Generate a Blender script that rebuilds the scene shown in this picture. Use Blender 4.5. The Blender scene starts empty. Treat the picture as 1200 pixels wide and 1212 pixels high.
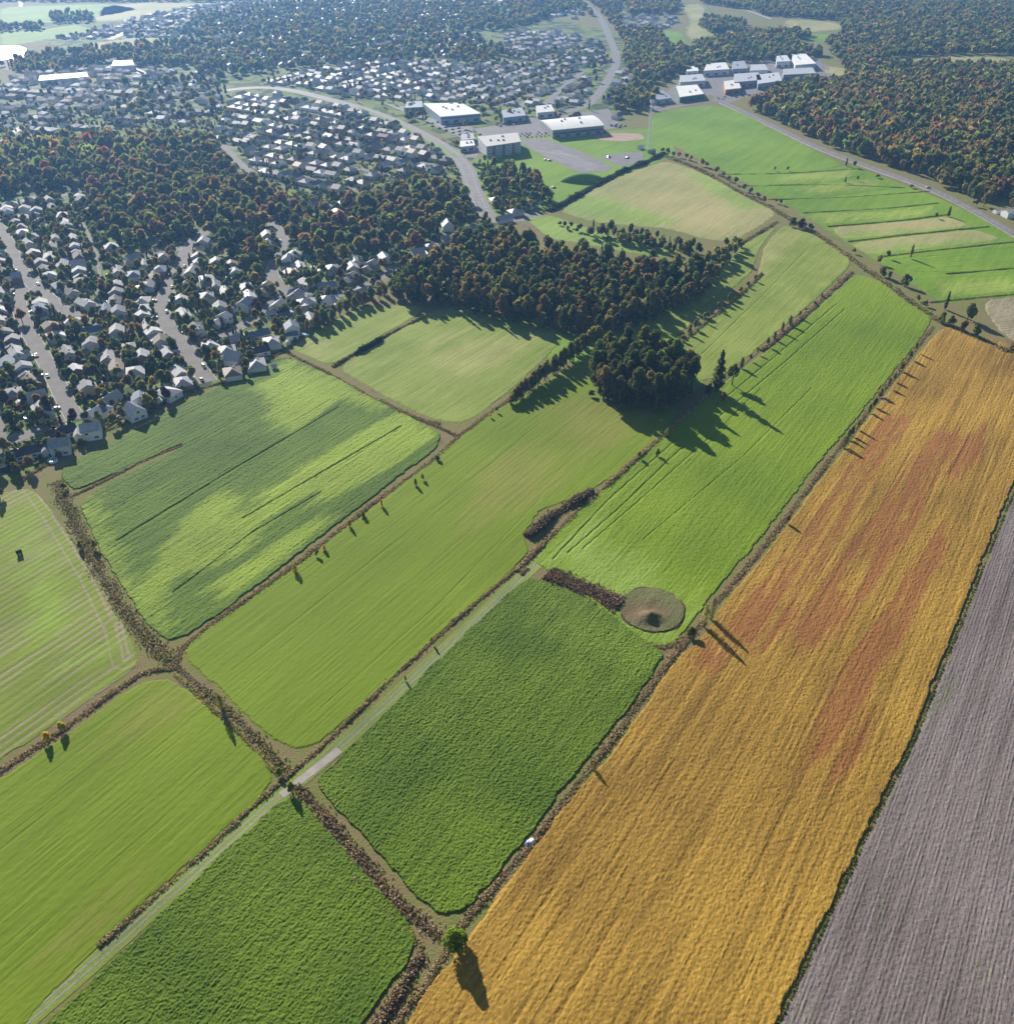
import bpy, math, random
import numpy as np
from mathutils import Vector
random.seed(7)
RNG = np.random.default_rng(7)
scene = bpy.context.scene
col = scene.collection

# ---------------------------------------------------------------- camera, light, exposure
H = 230.0
F = 1000.0                       # focal length in 1200-wide photo pixels
CX, CY, YH = 600.0, 606.0, -140.0
PITCH = math.atan((CY - YH) / F)
cam_d = bpy.data.cameras.new('camera')
cam = bpy.data.objects.new('camera', cam_d)
col.objects.link(cam)
cam.location = (0, 0, H)
cam.rotation_euler = (math.pi / 2 - PITCH, 0, 0)
cam_d.sensor_fit = 'HORIZONTAL'
cam_d.sensor_width = 36.0
cam_d.lens = 36.0 * F / 1200.0
cam_d.clip_start = 1.0
cam_d.clip_end = 9000.0
scene.camera = cam

SUN_EL = 26.0
SHADOW_AZ = 151.0                # clockwise from +Y, the way shadows fall
SUN_AZ = SHADOW_AZ + 180.0
world = bpy.data.worlds.new('World')
scene.world = world
world.use_nodes = True
wn = world.node_tree
bg = wn.nodes['Background']
sky = wn.nodes.new('ShaderNodeTexSky')
sky.sky_type = 'NISHITA'
sky.sun_disc = False
sky.sun_elevation = math.radians(SUN_EL)
sky.sun_rotation = math.radians(SUN_AZ)
sky.air_density = 1.0
sky.dust_density = 0.4
sky.ozone_density = 1.0
wn.links.new(sky.outputs[0], bg.inputs[0])
bg.inputs[1].default_value = 0.05
sun_d = bpy.data.lights.new('sun', 'SUN')
sun_d.energy = 5.0
sun_d.angle = math.radians(0.5)
sun_d.color = (1.0, 0.93, 0.82)
sun = bpy.data.objects.new('sun', sun_d)
col.objects.link(sun)
az = math.radians(SUN_AZ)
sdir = Vector((math.sin(az) * math.cos(math.radians(SUN_EL)), math.cos(az) * math.cos(math.radians(SUN_EL)), math.sin(math.radians(SUN_EL))))
sun.rotation_euler = (-sdir).to_track_quat('-Z', 'Y').to_euler()
sun.location = (0, 0, 400)
scene.view_settings.view_transform = 'Standard'
scene.view_settings.look = 'None'
scene.view_settings.gamma = 1.0
scene.view_settings.use_curve_mapping = False
scene.view_settings.exposure = 0.86
scene.render.engine = 'CYCLES'
scene.cycles.max_bounces = 5
scene.cycles.diffuse_bounces = 3
scene.cycles.glossy_bounces = 2
scene.cycles.transmission_bounces = 2
scene.cycles.volume_bounces = 1
scene.cycles.transparent_max_bounces = 4

# ---------------------------------------------------------------- helpers
def G(x, y, z=0.0):
    """place in the world (metres) of a spot surveyed on the photograph"""
    a = (x - CX) / F; b = (CY - y) / F
    dy = math.cos(PITCH) + b * math.sin(PITCH); dz = -math.sin(PITCH) + b * math.cos(PITCH)
    t = (z - H) / dz
    return (a * t, dy * t)
def GA(pts): return np.array([G(*p) for p in pts], float)
def P(x, y, z=0.0):
    cy_, sy_ = math.cos(PITCH), math.sin(PITCH)
    zc = y * cy_ - (z - H) * sy_
    yc = y * sy_ + (z - H) * cy_
    return (CX + F * x / zc, CY - F * yc / zc) if zc > 1 else (-9999, -9999)
def dist_cam(x, y): return math.sqrt(x * x + y * y + H * H)
ROW = math.radians(34.5)          # bearing of the long field strips
EU = np.array([math.sin(ROW), math.cos(ROW)]); EV = np.array([math.cos(ROW), -math.sin(ROW)])

def _h(ix, iy, seed):
    n = (ix.astype(np.int64) * 374761393 + iy.astype(np.int64) * 668265263 + seed * 1274126177) & 0xFFFFFFFF
    n = ((n ^ (n >> 13)) * 1274126177) & 0xFFFFFFFF
    n = (n ^ (n >> 16)) & 0xFFFFFFFF
    return n.astype(np.float64) / 4294967295.0
def vn(x, y, seed=0):
    x = np.asarray(x, float); y = np.asarray(y, float)
    ix = np.floor(x); iy = np.floor(y); fx = x - ix; fy = y - iy
    fx = fx * fx * (3 - 2 * fx); fy = fy * fy * (3 - 2 * fy)
    ix = ix.astype(np.int64); iy = iy.astype(np.int64)
    a = _h(ix, iy, seed); b = _h(ix + 1, iy, seed); c = _h(ix, iy + 1, seed); d = _h(ix + 1, iy + 1, seed)
    return (a * (1 - fx) + b * fx) * (1 - fy) + (c * (1 - fx) + d * fx) * fy
def fbm(x, y, seed=0, o=3):
    s = 0; w = 0; a = 1.0
    for k in range(o):
        s = s + a * vn(x * 2 ** k, y * 2 ** k, seed + 17 * k); w += a; a *= .5
    return s / w
def inside(px, py, poly):
    r = np.zeros(px.shape, bool); n = len(poly)
    for i in range(n):
        x1, y1 = poly[i]; x2, y2 = poly[(i + 1) % n]
        if y1 == y2: continue
        c = ((y1 > py) != (y2 > py)) & (px < (x2 - x1) * (py - y1) / (y2 - y1) + x1)
        r ^= c
    return r
def rounded(poly, k=2):
    p = np.array(poly, float)
    for _ in range(k):
        q = np.roll(p, -1, 0)
        a = p * .86 + q * .14; b = p * .14 + q * .86
        p = np.empty((len(a) * 2, 2)); p[0::2] = a; p[1::2] = b
    return p
def smooth_line(pts, k=2):
    p = np.array(pts, float)
    for _ in range(k):
        a = p[:-1] * .75 + p[1:] * .25; b = p[:-1] * .25 + p[1:] * .75
        q = np.empty((len(a) * 2, p.shape[1])); q[0::2] = a; q[1::2] = b
        p = np.vstack([p[:1], q, p[-1:]])
    return p
def resample(p, step):
    d = np.r_[0, np.cumsum(np.hypot(*(p[1:] - p[:-1]).T))]
    n = max(2, int(d[-1] / step) + 1); t = np.linspace(0, d[-1], n)
    q = np.stack([np.interp(t, d, p[:, 0]), np.interp(t, d, p[:, 1])], 1)
    tan = np.gradient(q, axis=0); tan /= np.linalg.norm(tan, axis=1)[:, None] + 1e-9
    return q, np.stack([tan[:, 1], -tan[:, 0]], 1), t          # points, right-hand normals, arc length

def mesh_np(name, V, Fc, mats, colr=None, midx=None, smooth=False, attrs=None):
    """V (n,3); Fc (m,k) quads or triangles, or list of such arrays"""
    me = bpy.data.meshes.new(name)
    fl = Fc if isinstance(Fc, list) else [Fc]
    fl = [np.asarray(f, np.int32) for f in fl if len(f)]
    me.vertices.add(len(V)); me.vertices.foreach_set('co', np.asarray(V, np.float32).ravel())
    loops = np.concatenate([f.ravel() for f in fl])
    tot = np.concatenate([np.full(len(f), f.shape[1], np.int32) for f in fl])
    start = np.r_[0, np.cumsum(tot)[:-1]].astype(np.int32)
    me.loops.add(len(loops)); me.loops.foreach_set('vertex_index', loops)
    me.polygons.add(len(tot)); me.polygons.foreach_set('loop_start', start); me.polygons.foreach_set('loop_total', tot)
    if midx is not None: me.polygons.foreach_set('material_index', np.asarray(midx, np.int32))
    me.polygons.foreach_set('use_smooth', np.full(len(tot), bool(smooth)))
    for m in mats: me.materials.append(m)
    ca = me.attributes.new('col', 'FLOAT_COLOR', 'FACE')
    c = np.ones((len(tot), 4), np.float32)
    if colr is not None: c[:, :3] = colr
    ca.data.foreach_set('color', c.ravel())
    for k, v in (attrs or {}).items():
        a = me.attributes.new(k, 'FLOAT', 'POINT'); a.data.foreach_set('value', np.asarray(v, np.float32))
    me.update(calc_edges=True)
    return me
def link(name, me, parent=None, loc=None, rz=None, color=None):
    o = bpy.data.objects.new(name, me); col.objects.link(o)
    if parent: o.parent = parent
    if loc is not None: o.location = loc
    if rz is not None: o.rotation_euler = (0, 0, rz)
    if color is not None: o.color = (*color, 1)
    return o
USED = {}
def tag(o, label=None, cat=None, group=None, kind=None):
    if label:
        o['label'] = label
        USED.setdefault(label, []).append(o.name)
    if cat: o['category'] = cat
    if group: o['group'] = group
    if kind: o['kind'] = kind
    return o
def struct(o, label=None, cat=None): return tag(o, label, cat, kind='structure')
def thing(name, label, cat, loc=(0, 0, 0), rz=0, group=None):
    o = bpy.data.objects.new(name, None); col.objects.link(o)
    o.location = loc; o.rotation_euler = (0, 0, rz); o.empty_display_size = 1
    return tag(o, label, cat, group)
ORD = ['first','second','third','fourth','fifth','sixth','seventh','eighth','ninth','tenth','eleventh','twelfth','thirteenth','fourteenth','fifteenth','sixteenth','seventeenth','eighteenth','nineteenth']
def ordinal(i):
    if i < 19: return ORD[i]
    t = {2: 'twent', 3: 'thirt', 4: 'fort', 5: 'fift', 6: 'sixt', 7: 'sevent', 8: 'eight', 9: 'ninet'}[(i + 1) // 10 % 10 or 2]
    u = (i + 1) % 10
    return t + 'ieth' if u == 0 else t + 'y-' + ORD[u - 1]

class MB:
    """collects quads / tris / boxes with a colour per face into one mesh"""
    def __init__(s): s.v = []; s.q = []; s.t = []; s.cq = []; s.ct = []
    def quad(s, a, b, c, d, k=(1, 1, 1)):
        n = len(s.v); s.v += [a, b, c, d]; s.q.append((n, n + 1, n + 2, n + 3)); s.cq.append(k)
    def tri(s, a, b, c, k=(1, 1, 1)):
        n = len(s.v); s.v += [a, b, c]; s.t.append((n, n + 1, n + 2)); s.ct.append(k)
    def box(s, x0, x1, y0, y1, z0, z1, k=(1, 1, 1), rz=0, o=(0, 0), bottom=True):
        c, sn = math.cos(rz), math.sin(rz)
        P_ = [(o[0] + x * c - y * sn, o[1] + x * sn + y * c, z) for z in (z0, z1) for x, y in ((x0, y0), (x1, y0), (x1, y1), (x0, y1))]
        n = len(s.v); s.v += P_
        fs = [(4, 5, 6, 7), (0, 1, 5, 4), (1, 2, 6, 5), (2, 3, 7, 6), (3, 0, 4, 7)] + ([(3, 2, 1, 0)] if bottom else [])
        for f in fs: s.q.append(tuple(n + i for i in f)); s.cq.append(k)
    def cyl(s, x, y, z0, z1, r0, r1, n=8, k=(1, 1, 1), dx=0, dy=0, cap=True):
        b = len(s.v)
        for zz, rr, ox, oy in ((z0, r0, 0, 0), (z1, r1, dx, dy)):
            for i in range(n):
                a = 2 * math.pi * i / n; s.v.append((x + ox + rr * math.cos(a), y + oy + rr * math.sin(a), zz))
        for i in range(n):
            j = (i + 1) % n; s.q.append((b + i, b + j, b + n + j, b + n + i)); s.cq.append(k)
        if cap:
            s.v.append((x + dx, y + dy, z1)); m = len(s.v) - 1
            for i in range(n): s.t.append((b + n + i, b + n + (i + 1) % n, m)); s.ct.append(k)
    def seg(s, A, B, w0, w1, k=(1, 1, 1)):
        A = Vector(A); B = Vector(B); d = (B - A).normalized(); u = d.orthogonal().normalized(); v = d.cross(u)
        n = len(s.v)
        for p, w in ((A, w0), (B, w1)):
            for q in (u, v, -u, -v): s.v.append(tuple(p + q * w))
        for i in range(4): j = (i + 1) % 4; s.q.append((n + i, n + j, n + 4 + j, n + 4 + i)); s.cq.append(k)
        s.q.append((n + 4, n + 5, n + 6, n + 7)); s.cq.append(k)
    def mesh(s, name, mat, smooth=False):
        colr = np.array(s.cq + s.ct, float).reshape(-1, 3)
        return mesh_np(name, np.array(s.v, float), [np.array(s.q, int).reshape(-1, 4), np.array(s.t, int).reshape(-1, 3)], [mat], colr, smooth=smooth)
    def build(s, name, mat, parent=None, **kw): return link(name, s.mesh(name, mat), parent, **kw)

# ---------------------------------------------------------------- materials
def newmat(name):
    m = bpy.data.materials.new(name); m.use_nodes = True
    nt = m.node_tree; b = nt.nodes['Principled BSDF']
    return m, nt, b
def nd(nt, typ, **kw):
    n = nt.nodes.new(typ)
    for k, v in kw.items():
        if k.startswith('i_'): n.inputs[int(k[2:]) if k[2:].isdigit() else k[2:]].default_value = v
        else: setattr(n, k, v)
    return n
def noise(nt, vec, scale, detail=3, rough=.55):
    n = nd(nt, 'ShaderNodeTexNoise'); n.inputs['Scale'].default_value = scale; n.inputs['Detail'].default_value = detail; n.inputs['Roughness'].default_value = rough
    nt.links.new(vec, n.inputs['Vector']); return n.outputs[0]
def ramp(nt, fac, stops):
    r = nd(nt, 'ShaderNodeValToRGB')
    els = r.color_ramp.elements
    while len(els) < len(stops): els.new(.5)
    for e, (p, c) in zip(els, stops): e.position = p; e.color = (*c, 1) if len(c) == 3 else c
    nt.links.new(fac, r.inputs[0]); return r.outputs[0]
def mixc(nt, fac, a, b, mode='MIX'):
    m = nd(nt, 'ShaderNodeMix', data_type='RGBA', blend_type=mode)
    for s, v in ((0, fac), (6, a), (7, b)):
        if hasattr(v, 'is_linked') or isinstance(v, bpy.types.NodeSocket): nt.links.new(v, m.inputs[s])
        else: m.inputs[s].default_value = v if s == 0 else (*v, 1)
    return m.outputs[2]
def mathn(nt, op, a, b=0.0):
    m = nd(nt, 'ShaderNodeMath', operation=op)
    for s, v in ((0, a), (1, b)):
        if isinstance(v, bpy.types.NodeSocket): nt.links.new(v, m.inputs[s])
        else: m.inputs[s].default_value = v
    return m.outputs[0]
def coords(nt, sx=1, sy=1, rot=0):
    g = nd(nt, 'ShaderNodeNewGeometry'); mp = nd(nt, 'ShaderNodeMapping')
    mp.inputs['Rotation'].default_value = (0, 0, rot)
    nt.links.new(g.outputs['Position'], mp.inputs[0])
    if (sx, sy) == (1, 1): return mp.outputs[0]
    m2 = nd(nt, 'ShaderNodeMapping'); m2.inputs['Scale'].default_value = (sx, sy, 1)
    nt.links.new(mp.outputs[0], m2.inputs[0]); return m2.outputs[0]
def bump(nt, b, h, strength, dist):
    bp = nd(nt, 'ShaderNodeBump'); bp.inputs['Strength'].default_value = strength; bp.inputs['Distance'].default_value = dist
    nt.links.new(h, bp.inputs['Height']); nt.links.new(bp.outputs[0], b.inputs['Normal'])

def mat_crop(name, c1, c2, c3=None, streak=(.012, .25), big=.02, fine=1.2, fine_amt=.5, rot=ROW, bmp=.35, stripe_amt=.5, big_amt=.6, c4=None, rough=.85):
    """crop or soil: streaks that run with the rows (position turned so x runs along them), broad patches, fine mottling"""
    m, nt, b = newmat(name)
    ang = rot - math.pi / 2       # turn rows onto x
    pr = coords(nt, rot=ang); st = coords(nt, streak[0], streak[1], rot=ang)
    s1 = noise(nt, st, 1.0, 4, .6)
    st2 = coords(nt, streak[0] * 6, streak[1] * 3.5, rot=ang)
    s2 = noise(nt, st2, 1.0, 3, .6)
    bg_ = noise(nt, pr, big, 3, .5)
    fn = noise(nt, pr, fine, 3, .65)
    f = mathn(nt, 'ADD', mathn(nt, 'MULTIPLY', mathn(nt, 'SUBTRACT', s1, .5), stripe_amt * 2.2), .5)
    f = mathn(nt, 'ADD', f, mathn(nt, 'MULTIPLY', mathn(nt, 'SUBTRACT', s2, .5), stripe_amt * 1.6))
    f = mathn(nt, 'ADD', f, mathn(nt, 'MULTIPLY', mathn(nt, 'SUBTRACT', bg_, .5), big_amt * 2.4))
    f = mathn(nt, 'ADD', f, mathn(nt, 'MULTIPLY', mathn(nt, 'SUBTRACT', fn, .5), fine_amt * 1.8))
    c = ramp(nt, f, [(.15, c1), (.85, c2)])
    if c3 is not None:
        at = nd(nt, 'ShaderNodeAttribute', attribute_name='patch')
        c3b = ramp(nt, f, [(.1, tuple(x * .75 for x in c3)), (.9, tuple(min(1, x * 1.2) for x in c3))])
        c = mixc(nt, at.outputs['Fac'], c, c3b)
    if c4 is not None:
        at = nd(nt, 'ShaderNodeAttribute', attribute_name='patch2')
        c = mixc(nt, at.outputs['Fac'], c, c4)
    nt.links.new(c, b.inputs['Base Color'])
    b.inputs['Roughness'].default_value = rough; b.inputs['Specular IOR Level'].default_value = .15
    hh = mathn(nt, 'ADD', fn, mathn(nt, 'MULTIPLY', s2, .6))
    bump(nt, b, hh, bmp, .5)
    return m
def mat_attr(name, rough=.6, spec=.3, noise_amt=0.0, nscale=.6, metal=0, bmp=0, nscale2=None):
    """face colour attribute times the object's own colour"""
    m, nt, b = newmat(name)
    a = nd(nt, 'ShaderNodeAttribute', attribute_name='col'); oi = nd(nt, 'ShaderNodeObjectInfo')
    c = mixc(nt, 1.0, a.outputs['Color'], oi.outputs['Color'], 'MULTIPLY')
    if noise_amt:
        n = noise(nt, coords(nt), nscale, 4, .6)
        k = ramp(nt, n, [(.25, (1 - noise_amt,) * 3), (.75, (1 + noise_amt * .4,) * 3)])
        c = mixc(nt, 1.0, c, k, 'MULTIPLY')
        if bmp: bump(nt, b, n, bmp, .2)
    nt.links.new(c, b.inputs['Base Color'])
    b.inputs['Roughness'].default_value = rough; b.inputs['Specular IOR Level'].default_value = spec; b.inputs['Metallic'].default_value = metal
    return m, nt, b
def mat_foliage(name, trans=.5):
    m, nt, b = mat_attr(name, .62, .12)
    b.inputs['Roughness'].default_value = .7
    src = b.inputs['Base Color'].links[0].from_socket
    tr = nd(nt, 'ShaderNodeBsdfTranslucent'); mx = nd(nt, 'ShaderNodeMixShader'); mx.inputs[0].default_value = trans
    lt = mixc(nt, 1.0, src, (1.6, 1.45, .9), 'MULTIPLY')
    nt.links.new(lt, tr.inputs[0]); nt.links.new(b.outputs[0], mx.inputs[1]); nt.links.new(tr.outputs[0], mx.inputs[2])
    out = [n for n in nt.nodes if n.type == 'OUTPUT_MATERIAL'][0]
    nt.links.new(mx.outputs[0], out.inputs[0])
    return m
M = {}
M['leaf'] = mat_foliage('leaf')
M['brush'] = mat_foliage('brush', .2)
M['bark'] = mat_attr('bark', .9, .1, .4, 3)[0]
M['siding'] = mat_attr('siding', .6, .3, .12, .8)[0]
M['roofing'] = mat_attr('roofing', .6, .45, .3, .5)[0]
M['paint'] = mat_attr('paint', .5, .35)[0]
M['glass'] = mat_attr('glass', .12, .8)[0]
M['concrete'] = mat_attr('concrete', .8, .25, .25, .4)[0]
M['rubber'] = mat_attr('rubber', .8, .2)[0]
M['steel'] = mat_attr('steel', .45, .5)[0]
M['water'] = mat_attr('water', .3, 1.0)[0]
def mat_asphalt(name, c1, c2, rough=.7):
    m, nt, b = newmat(name); p = coords(nt)
    n = noise(nt, p, .12, 5, .65); n2 = noise(nt, p, 1.7, 3, .6)
    f = mathn(nt, 'ADD', mathn(nt, 'MULTIPLY', n, .75), mathn(nt, 'MULTIPLY', n2, .25))
    nt.links.new(ramp(nt, f, [(.3, c1), (.7, c2)]), b.inputs['Base Color']); b.inputs['Roughness'].default_value = rough
    b.inputs['Specular IOR Level'].default_value = .2
    bump(nt, b, n2, .15, .1); return m
M['asphalt'] = mat_asphalt('asphalt', (.15, .14, .135), (.23, .215, .2), .9)
M['asphalt_old'] = mat_asphalt('asphalt_old', (.15, .14, .14), (.23, .215, .22))
M['gravel'] = mat_asphalt('gravel', (.22, .2, .18), (.42, .38, .34), .9)
M['clay'] = mat_asphalt('clay', (.3, .2, .15), (.42, .31, .25), .9)
M['bright_paving'] = mat_asphalt('bright_paving', (.45, .42, .38), (.6, .57, .53), .8)
# ---------------------------------------------------------------- the ground and the fields
def ground_mat():
    m, nt, b = newmat('rough_ground'); p = coords(nt)
    big = noise(nt, p, .008, 4, .6); mid = noise(nt, p, .11, 4, .65); fi = noise(nt, p, 1.5, 3, .65)
    f = mathn(nt, 'ADD', mathn(nt, 'MULTIPLY', big, .3), mathn(nt, 'ADD', mathn(nt, 'MULTIPLY', mid, .4), mathn(nt, 'MULTIPLY', fi, .3)))
    nt.links.new(ramp(nt, f, [(.36, (.1, .075, .04)), (.44, (.2, .155, .08)), (.5, (.18, .17, .06)), (.58, (.13, .165, .035))]), b.inputs['Base Color'])
    b.inputs['Roughness'].default_value = .9; b.inputs['Specular IOR Level'].default_value = .1
    bump(nt, b, fi, .6, .5); return m
M['ground'] = ground_mat()
def sheet(name, pts, z, mat, step=None, kind='structure', label=None):
    """a flat sheet over a polygon given in metres"""
    from mathutils.geometry import tessellate_polygon
    v = [Vector((x, y, z)) for x, y in pts]
    t = tessellate_polygon([v])
    V = np.array([(x, y, z) for x, y in pts]); T = np.array(t, int)
    a = V[T[:, 0]]; b = V[T[:, 1]]; c = V[T[:, 2]]
    cr = (b[:, 0] - a[:, 0]) * (c[:, 1] - a[:, 1]) - (b[:, 1] - a[:, 1]) * (c[:, 0] - a[:, 0])
    T[cr < 0] = T[cr < 0][:, ::-1]
    o = link(name, mesh_np(name, V, T, [mat]))
    tag(o, label, None, None, kind); return o
def big_ground():
    xs = np.linspace(-3600, 3600, 61); ys = np.linspace(-500, 4600, 43)
    X, Y = np.meshgrid(xs, ys); V = np.stack([X.ravel(), Y.ravel(), np.zeros(X.size)], 1)
    n = len(xs); i = np.arange(X.size).reshape(X.shape)
    Fq = np.stack([i[:-1, :-1].ravel(), i[:-1, 1:].ravel(), i[1:, 1:].ravel(), i[1:, :-1].ravel()], 1)
    struct(link('ground', mesh_np('ground', V, Fq, [M['ground']])))
big_ground()

def polyfun(polys, warp=5.0, seed=3, along=None):
    """1 inside any of the polygons (photo points), with an edge broken up along the rows"""
    W = [GA(p) for p in polys]
    def f(x, y):
        u = x * EU[0] + y * EU[1]; v = x * EV[0] + y * EV[1]
        tot = np.zeros(x.shape)
        n1 = fbm(u * .035, v * .3, seed, 3) - .5; n2 = fbm(u * .05, v * .4, seed + 5, 3) - .5
        for k in range(5):
            m1 = vn(u * .1, v * 1.1, seed + 50 + k) - .5; m2 = vn(u * .35, v * 1.7, seed + 70 + k) - .5
            a1 = warp * (3 * n1 + 3.6 * m1); a2 = warp * (n2 + .9 * m2)
            qx = x + a1 * EU[0] + a2 * EV[0]; qy = y + a1 * EU[1] + a2 * EV[1]
            r = np.zeros(x.shape)
            for p in W: r = np.maximum(r, inside(qx, qy, p))
            tot += r
        return tot / 5
    return f
def field(name, pts, mat, res, height, relief, patch=None, patch2=None, grooves=(), round_=2, wig=.6, z0=.05, ang=ROW, seed=1, label=None):
    poly = rounded(GA(pts), round_)
    U = np.array([math.sin(ang), math.cos(ang)]); W = np.array([math.cos(ang), -math.sin(ang)])
    pu = poly @ U; pv = poly @ W
    u = np.arange(pu.min() - 2, pu.max() + 2, res); v = np.arange(pv.min() - 2, pv.max() + 2, res)
    Ug, Vg = np.meshgrid(u, v)                                   # rows: v, columns: u
    uc = Ug[:-1, :-1] + res / 2; vc = Vg[:-1, :-1] + res / 2
    cx = uc * U[0] + vc * W[0]; cy = uc * U[1] + vc * W[1]
    wx = cx + (fbm(cx * .25, cy * .25, seed + 40, 3) - .5) * wig * 3; wy = cy + (fbm(cx * .25, cy * .25, seed + 60, 3) - .5) * wig * 3
    keep = inside(wx, wy, poly)
    X = Ug * U[0] + Vg * W[0]; Y = Ug * U[1] + Vg * W[1]
    cnt = np.zeros(Ug.shape, int)
    for a, b_ in ((0, 0), (0, 1), (1, 0), (1, 1)): cnt[a:a + keep.shape[0], b_:b_ + keep.shape[1]] += keep
    used = cnt > 0
    idx = np.full(Ug.shape, -1); idx[used] = np.arange(used.sum())
    ii, jj = np.nonzero(keep)
    Fq = np.stack([idx[ii, jj], idx[ii, jj + 1], idx[ii + 1, jj + 1], idx[ii + 1, jj]], 1)[:, ::-1]
    x = X[used]; y = Y[used]; uu = Ug[used]; vv = Vg[used]
    z = z0 + height + relief(uu, vv)
    for g in grooves:                                            # wheel tracks and drains pressed through the crop
        line = GA(g[0]); wdt, dep = g[1], g[2]
        for A, B in zip(line[:-1], line[1:]):
            d = B - A; L = np.hypot(*d); t = np.clip(((x - A[0]) * d[0] + (y - A[1]) * d[1]) / L ** 2, 0, 1)
            dd = np.hypot(x - A[0] - t * d[0], y - A[1] - t * d[1])
            z = z - dep * np.clip(1 - (dd / wdt) ** 2, 0, 1)
    z = np.maximum(z, z0)
    z[cnt[used] < 4] = z0 - .03
    at = {}
    if patch: at['patch'] = patch(x, y)
    if patch2: at['patch2'] = patch2(x, y)
    if patch and 'patch' in at and getattr(patch, 'drop', 0): z = np.maximum(z - at['patch'] * patch.drop, z0)
    o = link(name, mesh_np(name, np.stack([x, y, z], 1), Fq, [mat], smooth=False, attrs=at))
    struct(o, label); return o

def rel_smooth(a=.05, seed=1):
    return lambda u, v: a * (fbm(u * .05, v * 1.2, seed, 2) - .5) * 2 + a * .6 * (fbm(u * .7, v * .9, seed + 9, 2) - .5) * 2
def rel_clump(a=.4, s=.8, seed=1, rowa=.1):
    def f(u, v):
        n = fbm(u * s, v * s, seed, 3); m = fbm(u * .03, v * .03, seed + 7, 2)
        return a * (n - .5) * 2 * (.6 + .8 * m) + rowa * (fbm(u * .05, v * 1.3, seed + 3, 2) - .5) * 3
    return f
def rel_gold(a=.45, seed=4):
    def f(u, v):
        r = fbm(u * .03, v * 1.1, seed, 3); c = fbm(u * 1.1, v * 1.6, seed + 2, 3)
        t = fbm(u * .02, v * .28, seed + 8, 2)
        g = np.clip((fbm(u * .018, v * .42, seed + 30, 2) - .66) * 9, 0, 1)
        return a * (c - .5) * 1.9 + a * 1.1 * (r - .5) + a * .5 * (t - .5) - .12 * g
    return f

# golden soya strip
mg = mat_crop('ripe_gold_crop', (.14, .078, .014), (.43, .262, .045), c3=(.245, .1, .032), streak=(.012, .45), big=.012, fine=1.1, fine_amt=.35, bmp=.35, stripe_amt=.42, big_amt=.4, c4=(.38, .31, .07))
red = polyfun([
    [(895,782),(858,752),(878,712),(920,668),(955,628),(1000,560),(1050,490),(1078,492),(1060,530),(1015,590),(990,640),(962,690),(935,740)],
    [(930,760),(960,710),(1000,650),(1042,600),(1100,505),(1142,515),(1112,560),(1085,625),(1040,690),(1000,745),(960,772)],
    [(1140,520),(1165,500),(1168,530),(1140,570),(1120,560)],
    [(940,912),(962,865),(1000,790),(1050,715),(1100,640),(1122,618),(1116,660),(1080,735),(1040,800),(1015,850),(975,900)],
    [(980,925),(1000,880),(1030,840),(1040,850),(1015,900),(990,930)],
    [(808,760),(840,750),(860,775),(850,800),(815,785)]], 4.5, 3)
def redf(x, y):
    u = x * EU[0] + y * EU[1]; v = x * EV[0] + y * EV[1]
    n = fbm(u * .02, v * .28, 91, 3); n2 = fbm(u * .25, v * .5, 95, 3)
    return red(x, y) * np.clip((n * .7 + n2 * .3 - .28) * 4.2, 0, .85)
redf.drop = .12
paler = polyfun([[(1110,388),(1205,410),(1205,470),(1120,500),(1040,520),(1000,520),(1060,440)]], 8, 12)
def palef(x, y): return .0 * x
FG = field('gold_field', [(1116,386),(1150,395),(1250,425),(1250,470),(1214,535),(1198,575),(1181,615),(1155,680),(1129,746),(1105,803),(1081,869),(1035,961),(916,1212),(903,1240),(470,1240),(501,1177),(536,1137),(557,1107),(587,1065),(632,1004),(672,950),(709,910),(762,840),(781,808),(806,777),(836,750),(849,724),(873,696),(903,660),(934,620),(970,569),(1005,527),(1024,500),(1070,440)],
      mg, .34, .55, rel_gold(.17), redf, None, seed=2, wig=.5)
# ploughed strip beside it
soil = mat_crop('harrowed_soil', (.105, .085, .08), (.228, .192, .188), c3=(.13, .17, .06), streak=(.01, .35), big=.015, fine=1.0, fine_amt=.4, bmp=.6, stripe_amt=.45, big_amt=.3)
def soilf(x, y):
    u = x * EU[0] + y * EU[1]; v = x * EV[0] + y * EV[1]
    g = polyfun([[(1085,880),(1110,850),(1140,800),(1122,800),(1090,850)],[(1020,1000),(1048,960),(1070,920),(1048,925),(1030,970)]], 2, 7)(x, y)
    return np.clip((fbm(u * .05, v * .5, 55, 3) - .63) * 6, 0, 1) * .25 * (fbm(u * .4, v * .6, 58, 2) > .5) + g * .5 * fbm(u * .4, v * .6, 59, 2)
field('soil_field', [(1222,535),(1206,575),(1189,615),(1163,680),(1137,746),(1113,803),(1089,869),(1043,961),(924,1212),(911,1240),(905,1260),(1500,1250),(1500,700),(1300,560)], soil, .5, .05,
      lambda u, v: .05 * np.sin(v * 2 * math.pi / 1.15) + .14 * (fbm(u * .8, v * 1.4, 5, 3) - .5) * 2 + .1 * (fbm(u * .03, v * .5, 6, 2) - .5), soilf, seed=5, wig=.3)

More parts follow.
